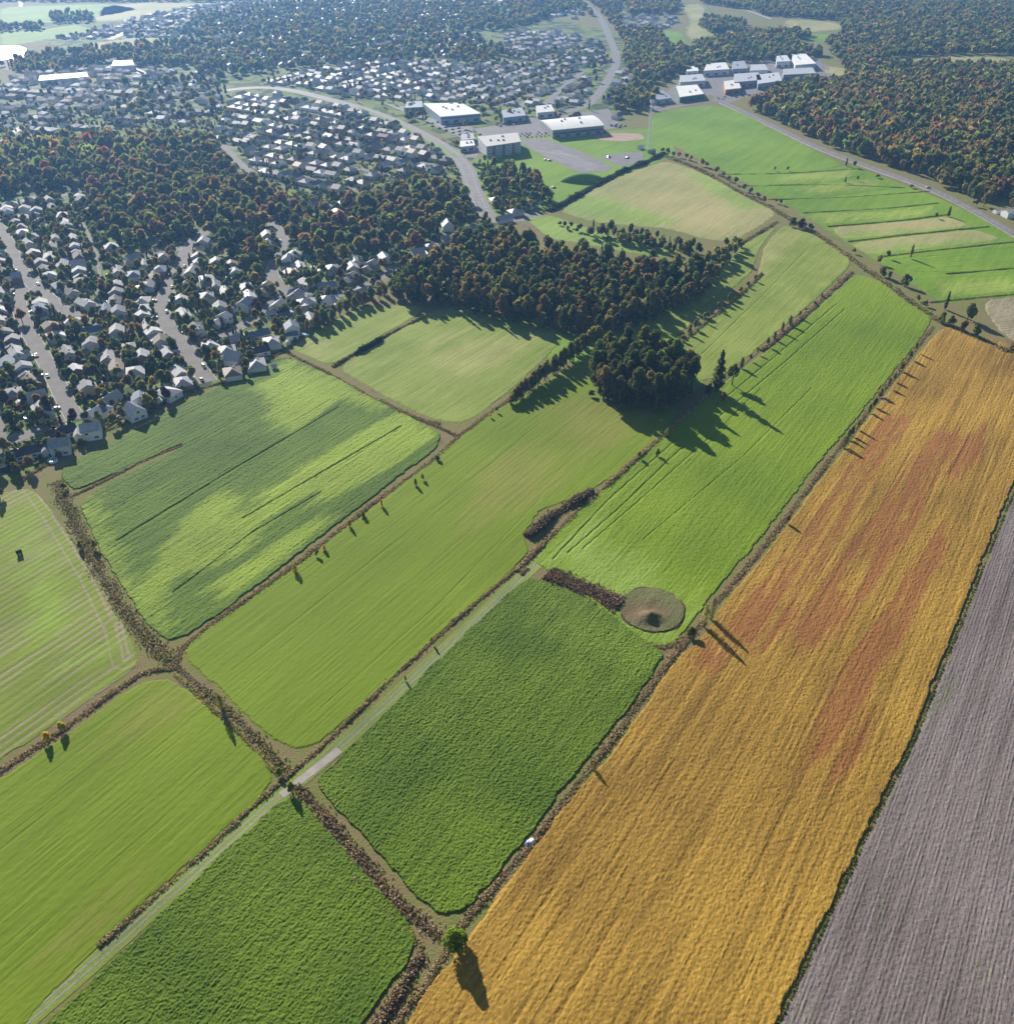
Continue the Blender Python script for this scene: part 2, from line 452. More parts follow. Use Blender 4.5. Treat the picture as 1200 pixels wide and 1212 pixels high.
green_bright = mat_crop('bright_green_crop', (.1, .168, .007), (.182, .265, .014), c3=(.2, .29, .045), c4=(.3, .26, .12), fine=.9, fine_amt=.35, big=.014, stripe_amt=.28)
green_dark = mat_crop('dark_green_crop', (.052, .096, .008), (.125, .19, .014), c3=(.13, .195, .02), fine=.8, fine_amt=.45, big=.02, bmp=.6, stripe_amt=.25)
green_smooth = mat_crop('smooth_green_crop', (.112, .168, .007), (.168, .236, .013), c3=(.185, .205, .03), streak=(.008, .5), big=.012, fine=.6, fine_amt=.18, bmp=.2, stripe_amt=.38)
green_patchy = mat_crop('patchy_green_crop', (.053, .1, .01), (.105, .17, .016), c3=(.2, .275, .03), streak=(.02, .2), fine=.8, fine_amt=.4, big=.02, bmp=.5, stripe_amt=.35)
stub = mat_crop('striped_stubble', (.125, .165, .02), (.195, .25, .03), c3=(.25, .215, .14), c4=(.2, .3, .03), streak=(.01, .35), fine=.8, fine_amt=.25, big=.02)
meadow = mat_crop('pale_meadow', (.14, .195, .024), (.23, .28, .055), c3=(.25, .27, .075), streak=(.01, .22), fine=.5, fine_amt=.3, big=.03, bmp=.25)
hay = mat_crop('dry_hay_meadow', (.21, .23, .075), (.36, .32, .14), c3=(.2, .29, .05), streak=(.012, .12), fine=.4, fine_amt=.25, big=.012, bmp=.2, stripe_amt=.4)
lush = mat_crop('lush_green_meadow', (.105, .2, .01), (.175, .285, .02), c3=(.24, .31, .05), streak=(.01, .15), fine=.5, fine_amt=.25, big=.012, bmp=.2)

# long green strip between the gold field and the ditch
cx_, cy_ = G(771, 722)
f3p = polyfun([[(640,665),(700,610),(790,700),(830,720),(790,760),(730,740),(690,690)]], 9, 21)
FB = field('green_field', [(1012,324),(1040,332),(1106,368),(1096,393),(1050,450),(1000,512),(961,557),(923,608),(891,649),(863,681),(840,708),(818,738),(800,762),(770,768),(730,745),(700,712),(655,680),(632,664),(650,640),(700,590),(780,520),(800,502),(850,458),(905,418),(960,372)],
      green_bright, .5, .3, rel_clump(.13, 1.2, 31, .06), f3p, None,
      [([(655,662),(720,592),(790,530),(860,470),(920,420),(990,360)], .55, .5), ([(672,655),(735,600),(800,537),(870,478),(930,428),(1000,366)], .55, .5), ([(690,650),(760,590),(860,500),(900,460)], .45, .3), ([(760,640),(880,540),(960,460)], .4, .25)], seed=3)
field('dark_green_field', [(622,684),(655,690),(700,712),(760,755),(787,774),(770,802),(749,830),(723,864),(694,900),(669,930),(625,993),(600,1021),(569,1059),(548,1079),(524,1084),(490,1060),(430,990),(380,940),(376,920),(397,904),(462,839),(540,760)],
      green_dark, .27, .45, rel_clump(.24, 1.9, 41, .06), polyfun([[(630,690),(700,712),(780,772),(760,800),(690,770),(640,720)]], 10, 5), seed=6)
field('dark_green_field', [(333,948),(350,944),(372,966),(420,1020),(465,1070),(494,1108),(482,1140),(440,1196),(400,1260),(-40,1260),(60,1208),(180,1092),(260,1014)],
      green_dark, .24, .45, rel_clump(.24, 2.0, 43, .06), seed=7)
# smooth strip in the middle
field('smooth_green_field', [(536,524),(560,504),(600,478),(650,450),(690,425),(740,440),(800,470),(800,500),(786,512),(740,556),(690,586),(640,604),(622,632),(626,652),(600,684),(540,732),(470,798),(380,880),(350,887),(322,876),(280,836),(216,776),(226,758),(300,704),(400,632),(470,578)],
      green_smooth, .5, .18, rel_smooth(.06, 51), polyfun([[(560,560),(620,520),(680,560),(620,600),(560,620)], [(640,480),(740,470),(780,500),(700,540)]], 12, 33), seed=8, grooves=[([(380,838),(520,715),(640,590)], .4, .12), ([(275,795),(470,640),(640,500)], .4, .1)])
# patchy strip
lp = polyfun([[(213,620),(267,575),(280,607),(322,598),(298,650),(200,690),(190,727),(168,700)], [(300,455),(345,438),(410,465),(352,512),(318,505),(322,480)],
              [(345,560),(480,482),(520,512),(440,570),(370,600)], [(90,592),(110,588),(130,640),(160,690),(200,745),(190,757),(140,700)], [(240,700),(380,610),(392,620),(280,700)],
              [(330,428),(345,425),(440,465),(470,482),(440,482),(330,450)], [(300,590),(470,500),(480,508),(320,612)]], 5, 61)
field('patchy_green_field', [(326,424),(345,424),(400,448),(440,470),(480,490),(522,514),(518,530),(470,566),(400,620),(320,682),(225,752),(198,760),(176,742),(140,690),(112,640),(92,594),(150,562),(216,530),(215,525),(150,555),(88,582),(72,566),(76,552),(120,528),(180,496),(250,462)],
      green_patchy, .45, .4, rel_clump(.15, 1.3, 62, .08), lp, None,
      [([(140,640),(270,560),(400,483)], .9, .6), ([(288,614),(380,560),(475,505)], .6, .4), ([(205,702),(300,630),(380,583)], .5, .35)], seed=9)
# meadow between the patchy strip and the wood
field('pale_green_field', [(400,436),(440,412),(500,372),(540,362),(600,366),(640,380),(668,398),(650,420),(600,466),(562,494),(541,502),(500,492),(450,466)],
      meadow, .7, .15, rel_smooth(.08, 71), polyfun([[(500,430),(560,402),(640,395),(600,430),(540,445)],[(520,395),(560,390),(500,420)]], 9, 75), seed=10)
field('pale_green_field', [(344,412),(372,392),(430,362),(500,362),(496,372),(440,404),(392,434)], meadow, .7, .15, rel_smooth(.08, 73), polyfun([[(350,405),(380,400),(395,430)]], 5, 77), seed=11)
# stubble strip, far left
def stripes(x, y):
    u = x * EU[0] + y * EU[1]; v = x * EV[0] + y * EV[1]
    a2 = math.radians(34.5); w = v + 1.2 * (fbm(u * .02, v * .02, 8, 2) - .5)
    s = (np.abs(((w / 3.3) % 1) - .5) < .17) * np.clip((fbm(u * .03, v * .2, 81, 2) - .4) * 6, 0, 1)
    hd = GA([(40,575),(66,610),(110,680),(140,740),(150,780)])
    for A, B in zip(hd[:-1], hd[1:]):
        d = B - A; L = np.hypot(*d); t = np.clip(((x - A[0]) * d[0] + (y - A[1]) * d[1]) / L ** 2, 0, 1)
        dd = np.hypot(x - A[0] - t * d[0], y - A[1] - t * d[1])
        s = np.maximum(s, ((np.abs(dd - 1.0) < .5) | (np.abs(dd - 5) < .35)) * 1.0)
        s = np.where((dd > 2.0) & (dd < 4.5) , s * .2, s)
    return s
field('stubble_field', [(4,583),(30,578),(46,584),(62,606),(100,662),(130,712),(158,760),(164,788),(140,806),(60,862),(0,900),(-70,940),(-160,900),(-160,640),(-60,590)],
      stub, .42, .12, lambda u, v: .035 * np.sin(v * 2 * math.pi / 3.3 + 3 * fbm(u * .03, v * .1, 9, 2)) + .05 * (fbm(u, v, 3, 2) - .5), stripes, polyfun([[(12,620),(30,610),(60,680),(80,720),(60,770),(40,740),(45,690)],[(75,775),(130,770),(120,782),(80,790)]], 6, 88), seed=12)
field('smooth_green_field', [(-160,1010),(0,923),(37,898),(80,870),(115,844),(142,824),(172,807),(202,805),(240,832),(280,868),(318,905),(323,926),(307,948),(258,989),(172,1069),(123,1118),(70,1166),(30,1212),(0,1250),(-220,1260)],
      green_smooth, .42, .15, rel_smooth(.07, 52), polyfun([[(60,1110),(120,1060),(150,1080),(90,1130)], [(150,830),(200,812),(230,850),(160,870)]], 10, 34), seed=13)
# strips beyond the hedge, upper middle
field('upper_green_field', [(928,266),(960,276),(1006,302),(1006,316),(966,354),(910,402),(876,429),(854,447),(828,452),(808,428),(806,404),(850,368),(896,330),(905,290)],
      meadow, .7, .2, rel_smooth(.08, 91), polyfun([[(870,330),(925,270),(950,275),(900,330)]], 8, 92), None, [([(830,420),(900,352),(960,290)], .7, .2)], seed=14)
field('upper_green_field', [(922,266),(900,292),(890,322),(845,362),(800,398),(770,396),(740,372),(790,352),(850,318),(880,290)], meadow, .8, .2, rel_smooth(.08, 93), seed=15)
field('hay_field', [(788,190),(820,200),(870,222),(914,246),(916,256),(868,286),(840,284),(790,270),(740,266),(700,262),(662,250),(700,226),(740,206)],
      hay, 1.0, .1, rel_smooth(.1, 95), polyfun([[(800,195),(830,205),(870,225),(900,245),(880,250),(840,225)],[(660,250),(700,228),(800,262),(780,268),(700,262)]], 10, 96), None, [([(735,232),(800,244),(822,248)], 1.2, .15), ([(822,248),(850,230)], 1.2, .15)], seed=16, wig=1.2)
field('upper_green_field', [(622,258),(650,254),(690,268),(740,284),(800,298),(808,306),(760,302),(700,290),(650,282)], hay, 1.0, .1, rel_smooth(.1, 97), polyfun([[(600,240),(820,240),(820,320),(600,320)]], 3, 98), seed=17)
# strips right of the hedgerow
field('lush_field', [(772,136),(800,128),(848,124),(880,134),(930,160),(985,188),(1000,196),(950,204),(880,208),(850,200),(820,184),(790,168),(770,154)], lush, 1.1, .15, rel_smooth(.1, 101), seed=18, wig=1.2, ang=ROW)
def band(pts, mat, seed, patch=None): field('strip_field', pts, mat, 1.0, .15, rel_smooth(.12, seed), patch, seed=seed, wig=1.0, round_=1, ang=math.radians(75))
band([(856,206),(950,206),(1005,199),(1026,206),(980,216),(900,222),(880,214)], lush, 102, polyfun([[(940,205),(1010,200),(1000,212),(920,214)]], 8, 1))
band([(884,222),(980,218),(1036,210),(1062,222),(1000,230),(920,236)], lush, 103, polyfun([[(940,222),(1040,212),(1040,220),(960,228)]], 8, 2))
band([(916,238),(1000,232),(1070,224),(1100,240),(1030,250),(950,250)], lush, 104)
band([(940,252),(1040,251),(1104,242),(1118,254),(1050,262),(978,266)], lush, 105, polyfun([[(960,254),(1100,246),(1100,254),(980,262)]], 8, 2))
band([(982,269),(1060,263),(1124,256),(1150,268),(1080,276),(1000,284)], hay, 106, polyfun([[(1000,276),(1150,268),(1120,275),(1000,285)]], 8, 3))
band([(1006,288),(1080,279),(1152,271),(1190,284),(1100,294),(1030,302)], hay, 107, polyfun([[(1010,296),(1190,280),(1190,290),(1040,302)]], 8, 4))
band([(1048,306),(1100,298),(1190,288),(1230,300),(1230,314),(1150,322),(1080,322)], lush, 108)
band([(1066,328),(1120,326),(1230,316),(1230,342),(1160,350),(1120,354),(1090,342)], lush, 109, polyfun([[(1100,336),(1200,330),(1200,345),(1120,350)]], 8, 5))
band([(1162,356),(1240,346),(1240,420),(1196,402),(1176,384)], mat_crop('tan_stubble', (.2, .17, .1), (.33, .29, .19), fine=.5, big=.03), 110)
# far pastures
def far_field(pts, mat, seed, ang=60, res=5.0): field('far_field', pts, mat, res, .1, lambda u, v: 0 * u, seed=seed, wig=6, ang=math.radians(ang))
far_field([(805,6),(830,4),(838,20),(880,28),(884,36),(840,40),(822,50),(812,40),(818,22)], hay, 121)
far_field([(776,34),(808,38),(812,52),(790,52)], lush, 122)
far_field([(930,22),(990,26),(998,34),(960,38),(930,38)], hay, 123)
far_field([(935,38),(985,40),(980,50),(950,48)], lush, 124)
far_field([(974,78),(1000,80),(1024,84),(1020,92),(990,93),(978,88)], hay, 125)
far_field([(1068,70),(1130,66),(1190,68),(1195,76),(1120,76)], hay, 126)
far_field([(840,26),(880,26),(882,34),(842,40)], hay, 127)
far_field([(0,8),(60,6),(130,4),(170,10),(130,18),(60,26),(0,30)], lush, 128, 80)
far_field([(0,38),(40,36),(90,28),(110,36),(60,46),(0,55)], lush, 129, 80)
far_field([(120,6),(190,2),(300,6),(160,22),(110,26)], hay, 130, 80)
far_field([(100,52),(160,44),(206,42),(206,52),(140,58),(100,62)], hay, 131, 80)
far_field([(0,70),(30,68),(24,78),(0,84)], soil, 132, 80)
sheet('grass', GA([(600,385),(700,396),(760,386),(810,400),(832,452),(806,478),(740,446),(690,432),(650,424),(640,400)]), .03, lush)
# lake glare at the left edge
sheet('grass', GA([(856,202),(1010,196),(1110,234),(1240,292),(1240,350),(1166,352),(1116,360),(1076,332),(1004,288),(934,242)]), .03, lush)
sheet('lake', rounded(GA([(-40,56),(20,53),(32,57),(30,68),(0,71),(-40,72)]), 2), .06, M['water'])
bpy.data.objects['lake'].color = (.12, .16, .2, 1)

# the ring of trampled ground around the spoil heap
def ring():
    rx = G(810, 722)[0] - cx_
    R0 = 12.9
    n = 96; V = []; Fq = []
    prof = [(-.75, .12), (-.4, .5), (0, .62), (.4, .45), (.75, .1)]
    for i in range(n):
        a = 2 * math.pi * i / n; w = .25 * math.sin(5 * a) + .15 * math.sin(11 * a)
        for dr, z in prof: V.append((cx_ + (R0 + dr + w) * math.cos(a), cy_ + (R0 + dr + w) * math.sin(a), z * (.75 + .25 * math.sin(7 * a + 1)) + .02))
    m = len(prof)
    for i in range(n):
        j = (i + 1) % n
        for k in range(m - 1): Fq.append((i * m + k, j * m + k, j * m + k + 1, i * m + k + 1)[::-1])
    mt = mat_crop('dry_bank_grass', (.04, .03, .02), (.11, .08, .05), fine=1.4, fine_amt=.6, bmp=.7)
    struct(link('round_bank', mesh_np('round_bank', np.array(V), np.array(Fq), [mt])))
    g = np.arange(-13, 13.01, .35); X, Y = np.meshgrid(g, g); r = np.hypot(X, Y)
    z = .72 + .16 * (fbm(X * .8, Y * .8, 5, 3) - .5)
    hx, hy = -1.5, -5.0
    q = np.hypot((X - hx) / 1.35, (Y - hy))
    z = z + 2.6 * np.exp(-(q / 3.0) ** 2) * (.7 + .6 * fbm(X * .5, Y * .5, 9, 3)) - .35 * np.exp(-(np.hypot(X - 3, Y - 1) / 4) ** 2)
    idx = np.arange(X.size).reshape(X.shape); k = (np.hypot(X[:-1, :-1] + .17, Y[:-1, :-1] + .17) < 12.5)
    Fq = np.stack([idx[:-1, :-1][k], idx[:-1, 1:][k], idx[1:, 1:][k], idx[1:, :-1][k]], 1)
    heap = np.clip(1.5 - np.hypot((X + 3.5) / 1.6, Y + 2.5) / 5.5 + (fbm(X * .4, Y * .4, 6, 3) - .5) * 1.2, 0, 1)
    mt2 = mat_crop('trampled_grass', (.1, .105, .04), (.18, .175, .075), c3=(.15, .11, .06), fine=1.2, fine_amt=.6, bmp=.6)
    struct(link('trampled_ground', mesh_np('trampled_ground', np.stack([X.ravel() + cx_, Y.ravel() + cy_, z.ravel()], 1), Fq, [mt2], attrs={'patch': heap.ravel()})))
ring()

# ---------------------------------------------------------------- roads, tracks, paths
ROADS = []
def strip(name, pts, width, mat, z=.06, kerb=False, px=True, k=2, step=4, reg=True):
    w = smooth_line(GA(pts) if px else np.array(pts), k); q, nrm, t = resample(w, step)
    if reg: ROADS.append((q, width))
    V = []; n = len(q)
    for p, m_ in zip(q, nrm):
        V += [(*(p - m_ * width / 2), z), (*(p + m_ * width / 2), z)]
    Fq = np.array([(2 * i, 2 * i + 1, 2 * i + 3, 2 * i + 2) for i in range(n - 1)])
    o = struct(link(name, mesh_np(name, np.array(V), Fq, [mat])))
    if kerb:
        b = MB()
        for sgn in (-1, 1):
            for i in range(n - 1):
                A = q[i] + nrm[i] * sgn * width / 2; B = q[i + 1] + nrm[i + 1] * sgn * width / 2
                A2 = A + nrm[i] * sgn * .3; B2 = B + nrm[i + 1] * sgn * .3
                z1 = .16
                b.quad((*A, z1), (*B, z1), (*B2, z1), (*A2, z1)) if sgn < 0 else b.quad((*A, z1), (*A2, z1), (*B2, z1), (*B, z1))
                b.quad((*A, z - .04), (*B, z - .04), (*B, z1), (*A, z1)); b.quad((*A2, z - .04), (*B2, z - .04), (*B2, z1), (*A2, z1))
        kb = struct(b.build('kerb', M['concrete'])); kb.color = (.45, .43, .4, 1)
    return q, nrm, t
grass_track = mat_crop('mown_track', (.13, .17, .035), (.21, .27, .05), fine=1.2, fine_amt=.5)
rut = mat_crop('bare_rut', (.17, .165, .145), (.29, .28, .25), fine=1.5, fine_amt=.7)
TR = [(4,1234),(24,1215),(117,1135),(215,1047),(280,988),(335,939),(362,918),(418,870),(500,793),(560,737),(615,685),(640,664)]
strip('grass_track', TR, 5.6, grass_track, .08, reg=False)
tw = smooth_line(GA(TR), 2); tq, tn, _ = resample(tw, 3)
for sg in (-1, 1): strip('wheel_rut', tq + tn * sg * .85, .55, rut, .1, px=False, k=0, step=3, reg=False)
strip('gravel_track', [(333,942),(345,933),(362,919),(388,899),(402,888)], 2.9, M['gravel'], .13, reg=False, k=1)
# ---------------------------------------------------------------- streets of the suburb
lawn = newmat('suburb_lawn')[0]
def lawn_mat():
    nt = lawn.node_tree; b = nt.nodes['Principled BSDF']; p = coords(nt)
    v = nd(nt, 'ShaderNodeTexVoronoi'); v.inputs['Scale'].default_value = .07; nt.links.new(p, v.inputs['Vector'])
    n = noise(nt, p, .5, 4, .65)
    sx = nd(nt, 'ShaderNodeSeparateColor'); nt.links.new(v.outputs['Color'], sx.inputs[0])
    f = mathn(nt, 'ADD', mathn(nt, 'MULTIPLY', sx.outputs[0], .5), mathn(nt, 'MULTIPLY', n, .5))
    nt.links.new(ramp(nt, f, [(.2, (.035, .05, .02)), (.42, (.07, .1, .028)), (.58, (.16, .22, .04)), (.85, (.18, .17, .13))]), b.inputs['Base Color'])
    b.inputs['Roughness'].default_value = .9; b.inputs['Specular IOR Level'].default_value = .1
lawn_mat()
NEAR_TOWN = GA([(-200,610),(-60,578),(0,570),(20,566),(55,548),(80,532),(112,516),(150,502),(186,486),(206,470),(242,458),(262,452),(292,446),(312,430),(334,416),(350,402),(368,386),(420,356),(480,318),(530,290),(600,262),(640,256),(655,240),(600,215),(560,180),(400,112),(300,92),(120,92),(0,112),(-200,140)])
sheet('lawn', NEAR_TOWN, .02, lawn)
FAR_TOWN = GA([(300,96),(420,122),(520,158),(560,186),(660,150),(735,130),(745,100),(735,40),(640,18),(300,-12),(20,30),(120,88)])
sheet('lawn', FAR_TOWN, .03, lawn)
sheet('grass_verge', GA([(560,190),(572,186),(600,192),(625,186),(640,210),(668,226),(640,240),(600,225),(575,212)]), .06, lush)
sheet('grass_verge', GA([(548,206),(600,160),(640,160),(792,150),(800,184),(722,212),(660,240),(620,262),(578,264),(562,236)]), .04, lush)
sheet('grass_verge', GA([(655,163),(700,157),(758,160),(790,178),(775,184),(700,182),(672,172)]), .06, lush)
sheet('clay_pitch', rounded(GA([(700,160),(730,157),(758,158),(764,164),(740,167),(712,166)]), 2), .09, M['clay'])
sheet('car_park', GA([(612,166),(640,162),(664,170),(690,180),(726,197),(716,203),(686,204),(650,188)]), .1, M['asphalt_old'])
sheet('car_park', GA([(708,184),(740,180),(762,180),(760,190),(735,197)]), .1, M['asphalt_old'])
sheet('car_park', GA([(560,152),(640,140),(720,128),(735,150),(712,154),(640,160),(600,165),(572,162)]), .05, M['asphalt_old'])
sheet('car_park', GA([(455,122),(500,128),(500,138),(560,150),(560,170),(520,150)]), .05, M['asphalt_old'])
sheet('yard', GA([(770,130),(770,122),(800,100),(850,88),(900,72),(970,68),(978,94),(940,100),(890,112),(862,122),(840,112)]), .05, M['asphalt_old'])
A_ = M['asphalt']
S = {}
S['west'] = strip('street', [(-12,252),(5,277),(18,303),(34,333),(56,350),(74,366),(98,377)], 8.5, A_, .07, True)
S['spur'] = strip('street', [(34,338),(22,348),(24,372),(40,404),(60,438),(80,480),(90,496)], 9, A_, .075, True)
S['close'] = strip('street', [(86,488),(60,504),(30,515),(-10,530),(-80,552)], 7.5, A_, .08, True)
S['curve'] = strip('street', [(250,268),(232,283),(220,296),(214,318),(202,333),(196,348),(190,364),(197,384),(216,407),(232,430),(247,452)], 9.5, A_, .07, True)
S['park'] = strip('street', [(120,318),(160,305),(205,298),(232,284)], 8, A_, .08, True)
S['side'] = strip('street', [(216,405),(244,403),(268,396),(300,378),(325,356),(340,344)], 8, A_, .085, True)
S['east'] = strip('street', [(322,262),(334,280),(340,294),(328,306),(320,322),(328,336),(342,344),(366,349),(392,352),(430,340),(470,315)], 8.5, A_, .07, True)
S['back'] = strip('lane', [(74,238),(98,262),(114,300),(120,335),(112,372)], 2.6, A_, .08, False)
S['north'] = strip('street', [(-20,246),(30,238),(66,232),(110,224)], 10, A_, .07, True)
S['west_end'] = strip('street', [(34,338),(10,342),(-40,352)], 7.5, A_, .08, True)
strip('street', [(-60,400),(-30,440),(-10,480),(0,528)], 8, A_, .07)
strip('boulevard', [(250,108),(310,102),(350,107),(400,120),(445,133),(490,153),(530,175),(552,196),(560,225),(574,255),(590,262),(640,254)], 16, M['asphalt_old'], .11)
strip('median', [(425,127),(470,146),(515,170),(540,186)], 4, lush, .14, reg=False)
strip('boulevard', [(685,-2),(710,18),(722,45),(732,72),(722,90),(708,112),(694,126),(660,134),(620,142),(580,158),(556,186)], 13, M['asphalt_old'], .11)
strip('country_road', [(770,132),(800,126),(845,118),(858,121),(912,147),(966,174),(1032,198),(1100,222),(1150,247),(1200,276),(1260,315)], 9, M['asphalt_old'], .11)
strip('road_shoulder', [(850,121),(912,150),(966,177),(1032,201),(1100,225),(1150,250),(1200,280),(1260,320)], 3, M['gravel'], .09, reg=False)
strip('country_road', [(845,118),(880,100),(920,88),(965,72),(985,82),(978,95)], 8, M['asphalt_old'], .12)
strip('far_road', [(850,0),(880,10),(912,22)], 8, M['gravel'], .06)
strip('far_road', [(22,0),(26,6),(18,14)], 8, M['bright_paving'], .06)
strip('street', [(48,100),(70,98),(104,92)], 10, M['bright_paving'], .06)
strip('street', [(130,76),(160,80),(176,90),(140,75)], 9, M['bright_paving'], .06)
strip('street', [(130,46),(148,38)], 14, M['bright_paving'], .06)
strip('street', [(640,128),(660,108),(690,84)], 9, M['asphalt_old'], .07)
strip('street', [(612,130),(630,112),(648,92)], 8, M['asphalt_old'], .07)
strip('street', [(262,170),(280,190),(300,205)], 8, A_, .07)
strip('street', [(0,170),(14,158),(28,148)], 8, M['bright_paving'], .07)
for pts in ([(58,258),(72,282),(86,304)], [(112,380),(134,404),(152,438),(174,480)], [(131,308),(133,322),(134,338)], [(262,322),(257,342),(268,362)]):
    o = strip('footpath', pts, 1.6, M['gravel'], .09, reg=False)

# ---------------------------------------------------------------- houses
WALLC = [('white', (.74, .74, .72)), ('cream', (.62, .56, .45)), ('pale grey', (.5, .52, .54)), ('brick-faced', (.3, .17, .12)), ('beige', (.5, .43, .34))]
ROOFC = [('light grey', (.38, .37, .38)), ('grey', (.2, .2, .22)), ('slate-blue', (.1, .13, .19)), ('brown', (.15, .105, .08)), ('dark', (.045, .045, .055))]
def gable(b, x0, x1, y0, y1, z, rise, axis='x', ov=.45, k=(1, 1, 1), th=.22):
    """roof of two slabs with an overhang; axis = direction of the ridge"""
    if axis == 'x':
        ym = (y0 + y1) / 2; a0, a1 = x0 - ov, x1 + ov; hw = (y1 - y0) / 2; s = rise / hw
        e0, e1 = y0 - ov, y1 + ov; ze = z - ov * s
        f = lambda p, q, zz: (p, q, zz)
    else:
        ym = (x0 + x1) / 2; a0, a1 = y0 - ov, y1 + ov; hw = (x1 - x0) / 2; s = rise / hw
        e0, e1 = x0 - ov, x1 + ov; ze = z - ov * s
        f = lambda p, q, zz: (q, p, zz)
    zr = z + rise
    for e in (e0, e1):
        b.quad(f(a0, e, ze + th), f(a1, e, ze + th), f(a1, ym, zr + th), f(a0, ym, zr + th), k)
        b.quad(f(a0, e, ze), f(a1, e, ze), f(a1, ym, zr), f(a0, ym, zr), k)
        b.quad(f(a0, e, ze), f(a1, e, ze), f(a1, e, ze + th), f(a0, e, ze + th), k)
        for a in (a0, a1): b.quad(f(a, e, ze), f(a, e, ze + th), f(a, ym, zr + th), f(a, ym, zr), k)
def gable_wall(b, x0, x1, y0, y1, z0, z, rise, axis='x', k=(1, 1, 1)):
    b.box(x0, x1, y0, y1, z0, z, k, bottom=False)
    if axis == 'x':
        for x in (x0, x1): b.tri((x, y0, z), (x, y1, z), (x, (y0 + y1) / 2, z + rise), k)
    else:
        for y in (y0, y1): b.tri((x0, y, z), (x1, y, z), ((x0 + x1) / 2, y, z + rise), k)
def hip(b, x0, x1, y0, y1, z, rise, ov=.45, k=(1, 1, 1), th=.2):
    X0, X1, Y0, Y1 = x0 - ov, x1 + ov, y0 - ov, y1 + ov; w = (Y1 - Y0) / 2; ym = (Y0 + Y1) / 2
    r0, r1 = (X0 + w * .95, ym, z + rise), (X1 - w * .95, ym, z + rise)
    c = [(X0, Y0, z + .02), (X1, Y0, z + .02), (X1, Y1, z + .02), (X0, Y1, z + .02)]
    b.quad(c[0], c[1], r1, r0, k); b.quad(c[2], c[3], r0, r1, k); b.tri(c[1], c[2], r1, k); b.tri(c[3], c[0], r0, k)
    b.quad(c[3], c[2], c[1], c[0], k)
def win(x, y, z, w, h, face, k=(.06, .08, .1)):
    """window: glass pane with a raised frame, on the face '-y', '+y', '-x' or '+x' """
    b = MB(); t = .06
    def bx(u0, u1, z0, z1, d0, d1, kk):
        if face == '-y': b.box(x + u0, x + u1, y - d1, y - d0, z0, z1, kk)
        elif face == '+y': b.box(x + u0, x + u1, y + d0, y + d1, z0, z1, kk)
        elif face == '-x': b.box(x - d1, x - d0, y + u0, y + u1, z0, z1, kk)
        else: b.box(x + d0, x + d1, y + u0, y + u1, z0, z1, kk)
    bx(-w / 2, w / 2, z, z + h, .003, .03, k)
    fr = (.75, .75, .73)
    for u in (-w / 2 - t, 0 - t / 2, w / 2): bx(u, u + t, z - t, z + h + t, .003, .07, fr)
    bx(-w / 2, -t / 2, z + h, z + h + t, .003, .07, fr); bx(t / 2, w / 2, z + h, z + h + t, .003, .07, fr)
    bx(-w / 2, -t / 2, z - t, z, .003, .07, fr); bx(t / 2, w / 2, z - t, z, .003, .07, fr)
    return b
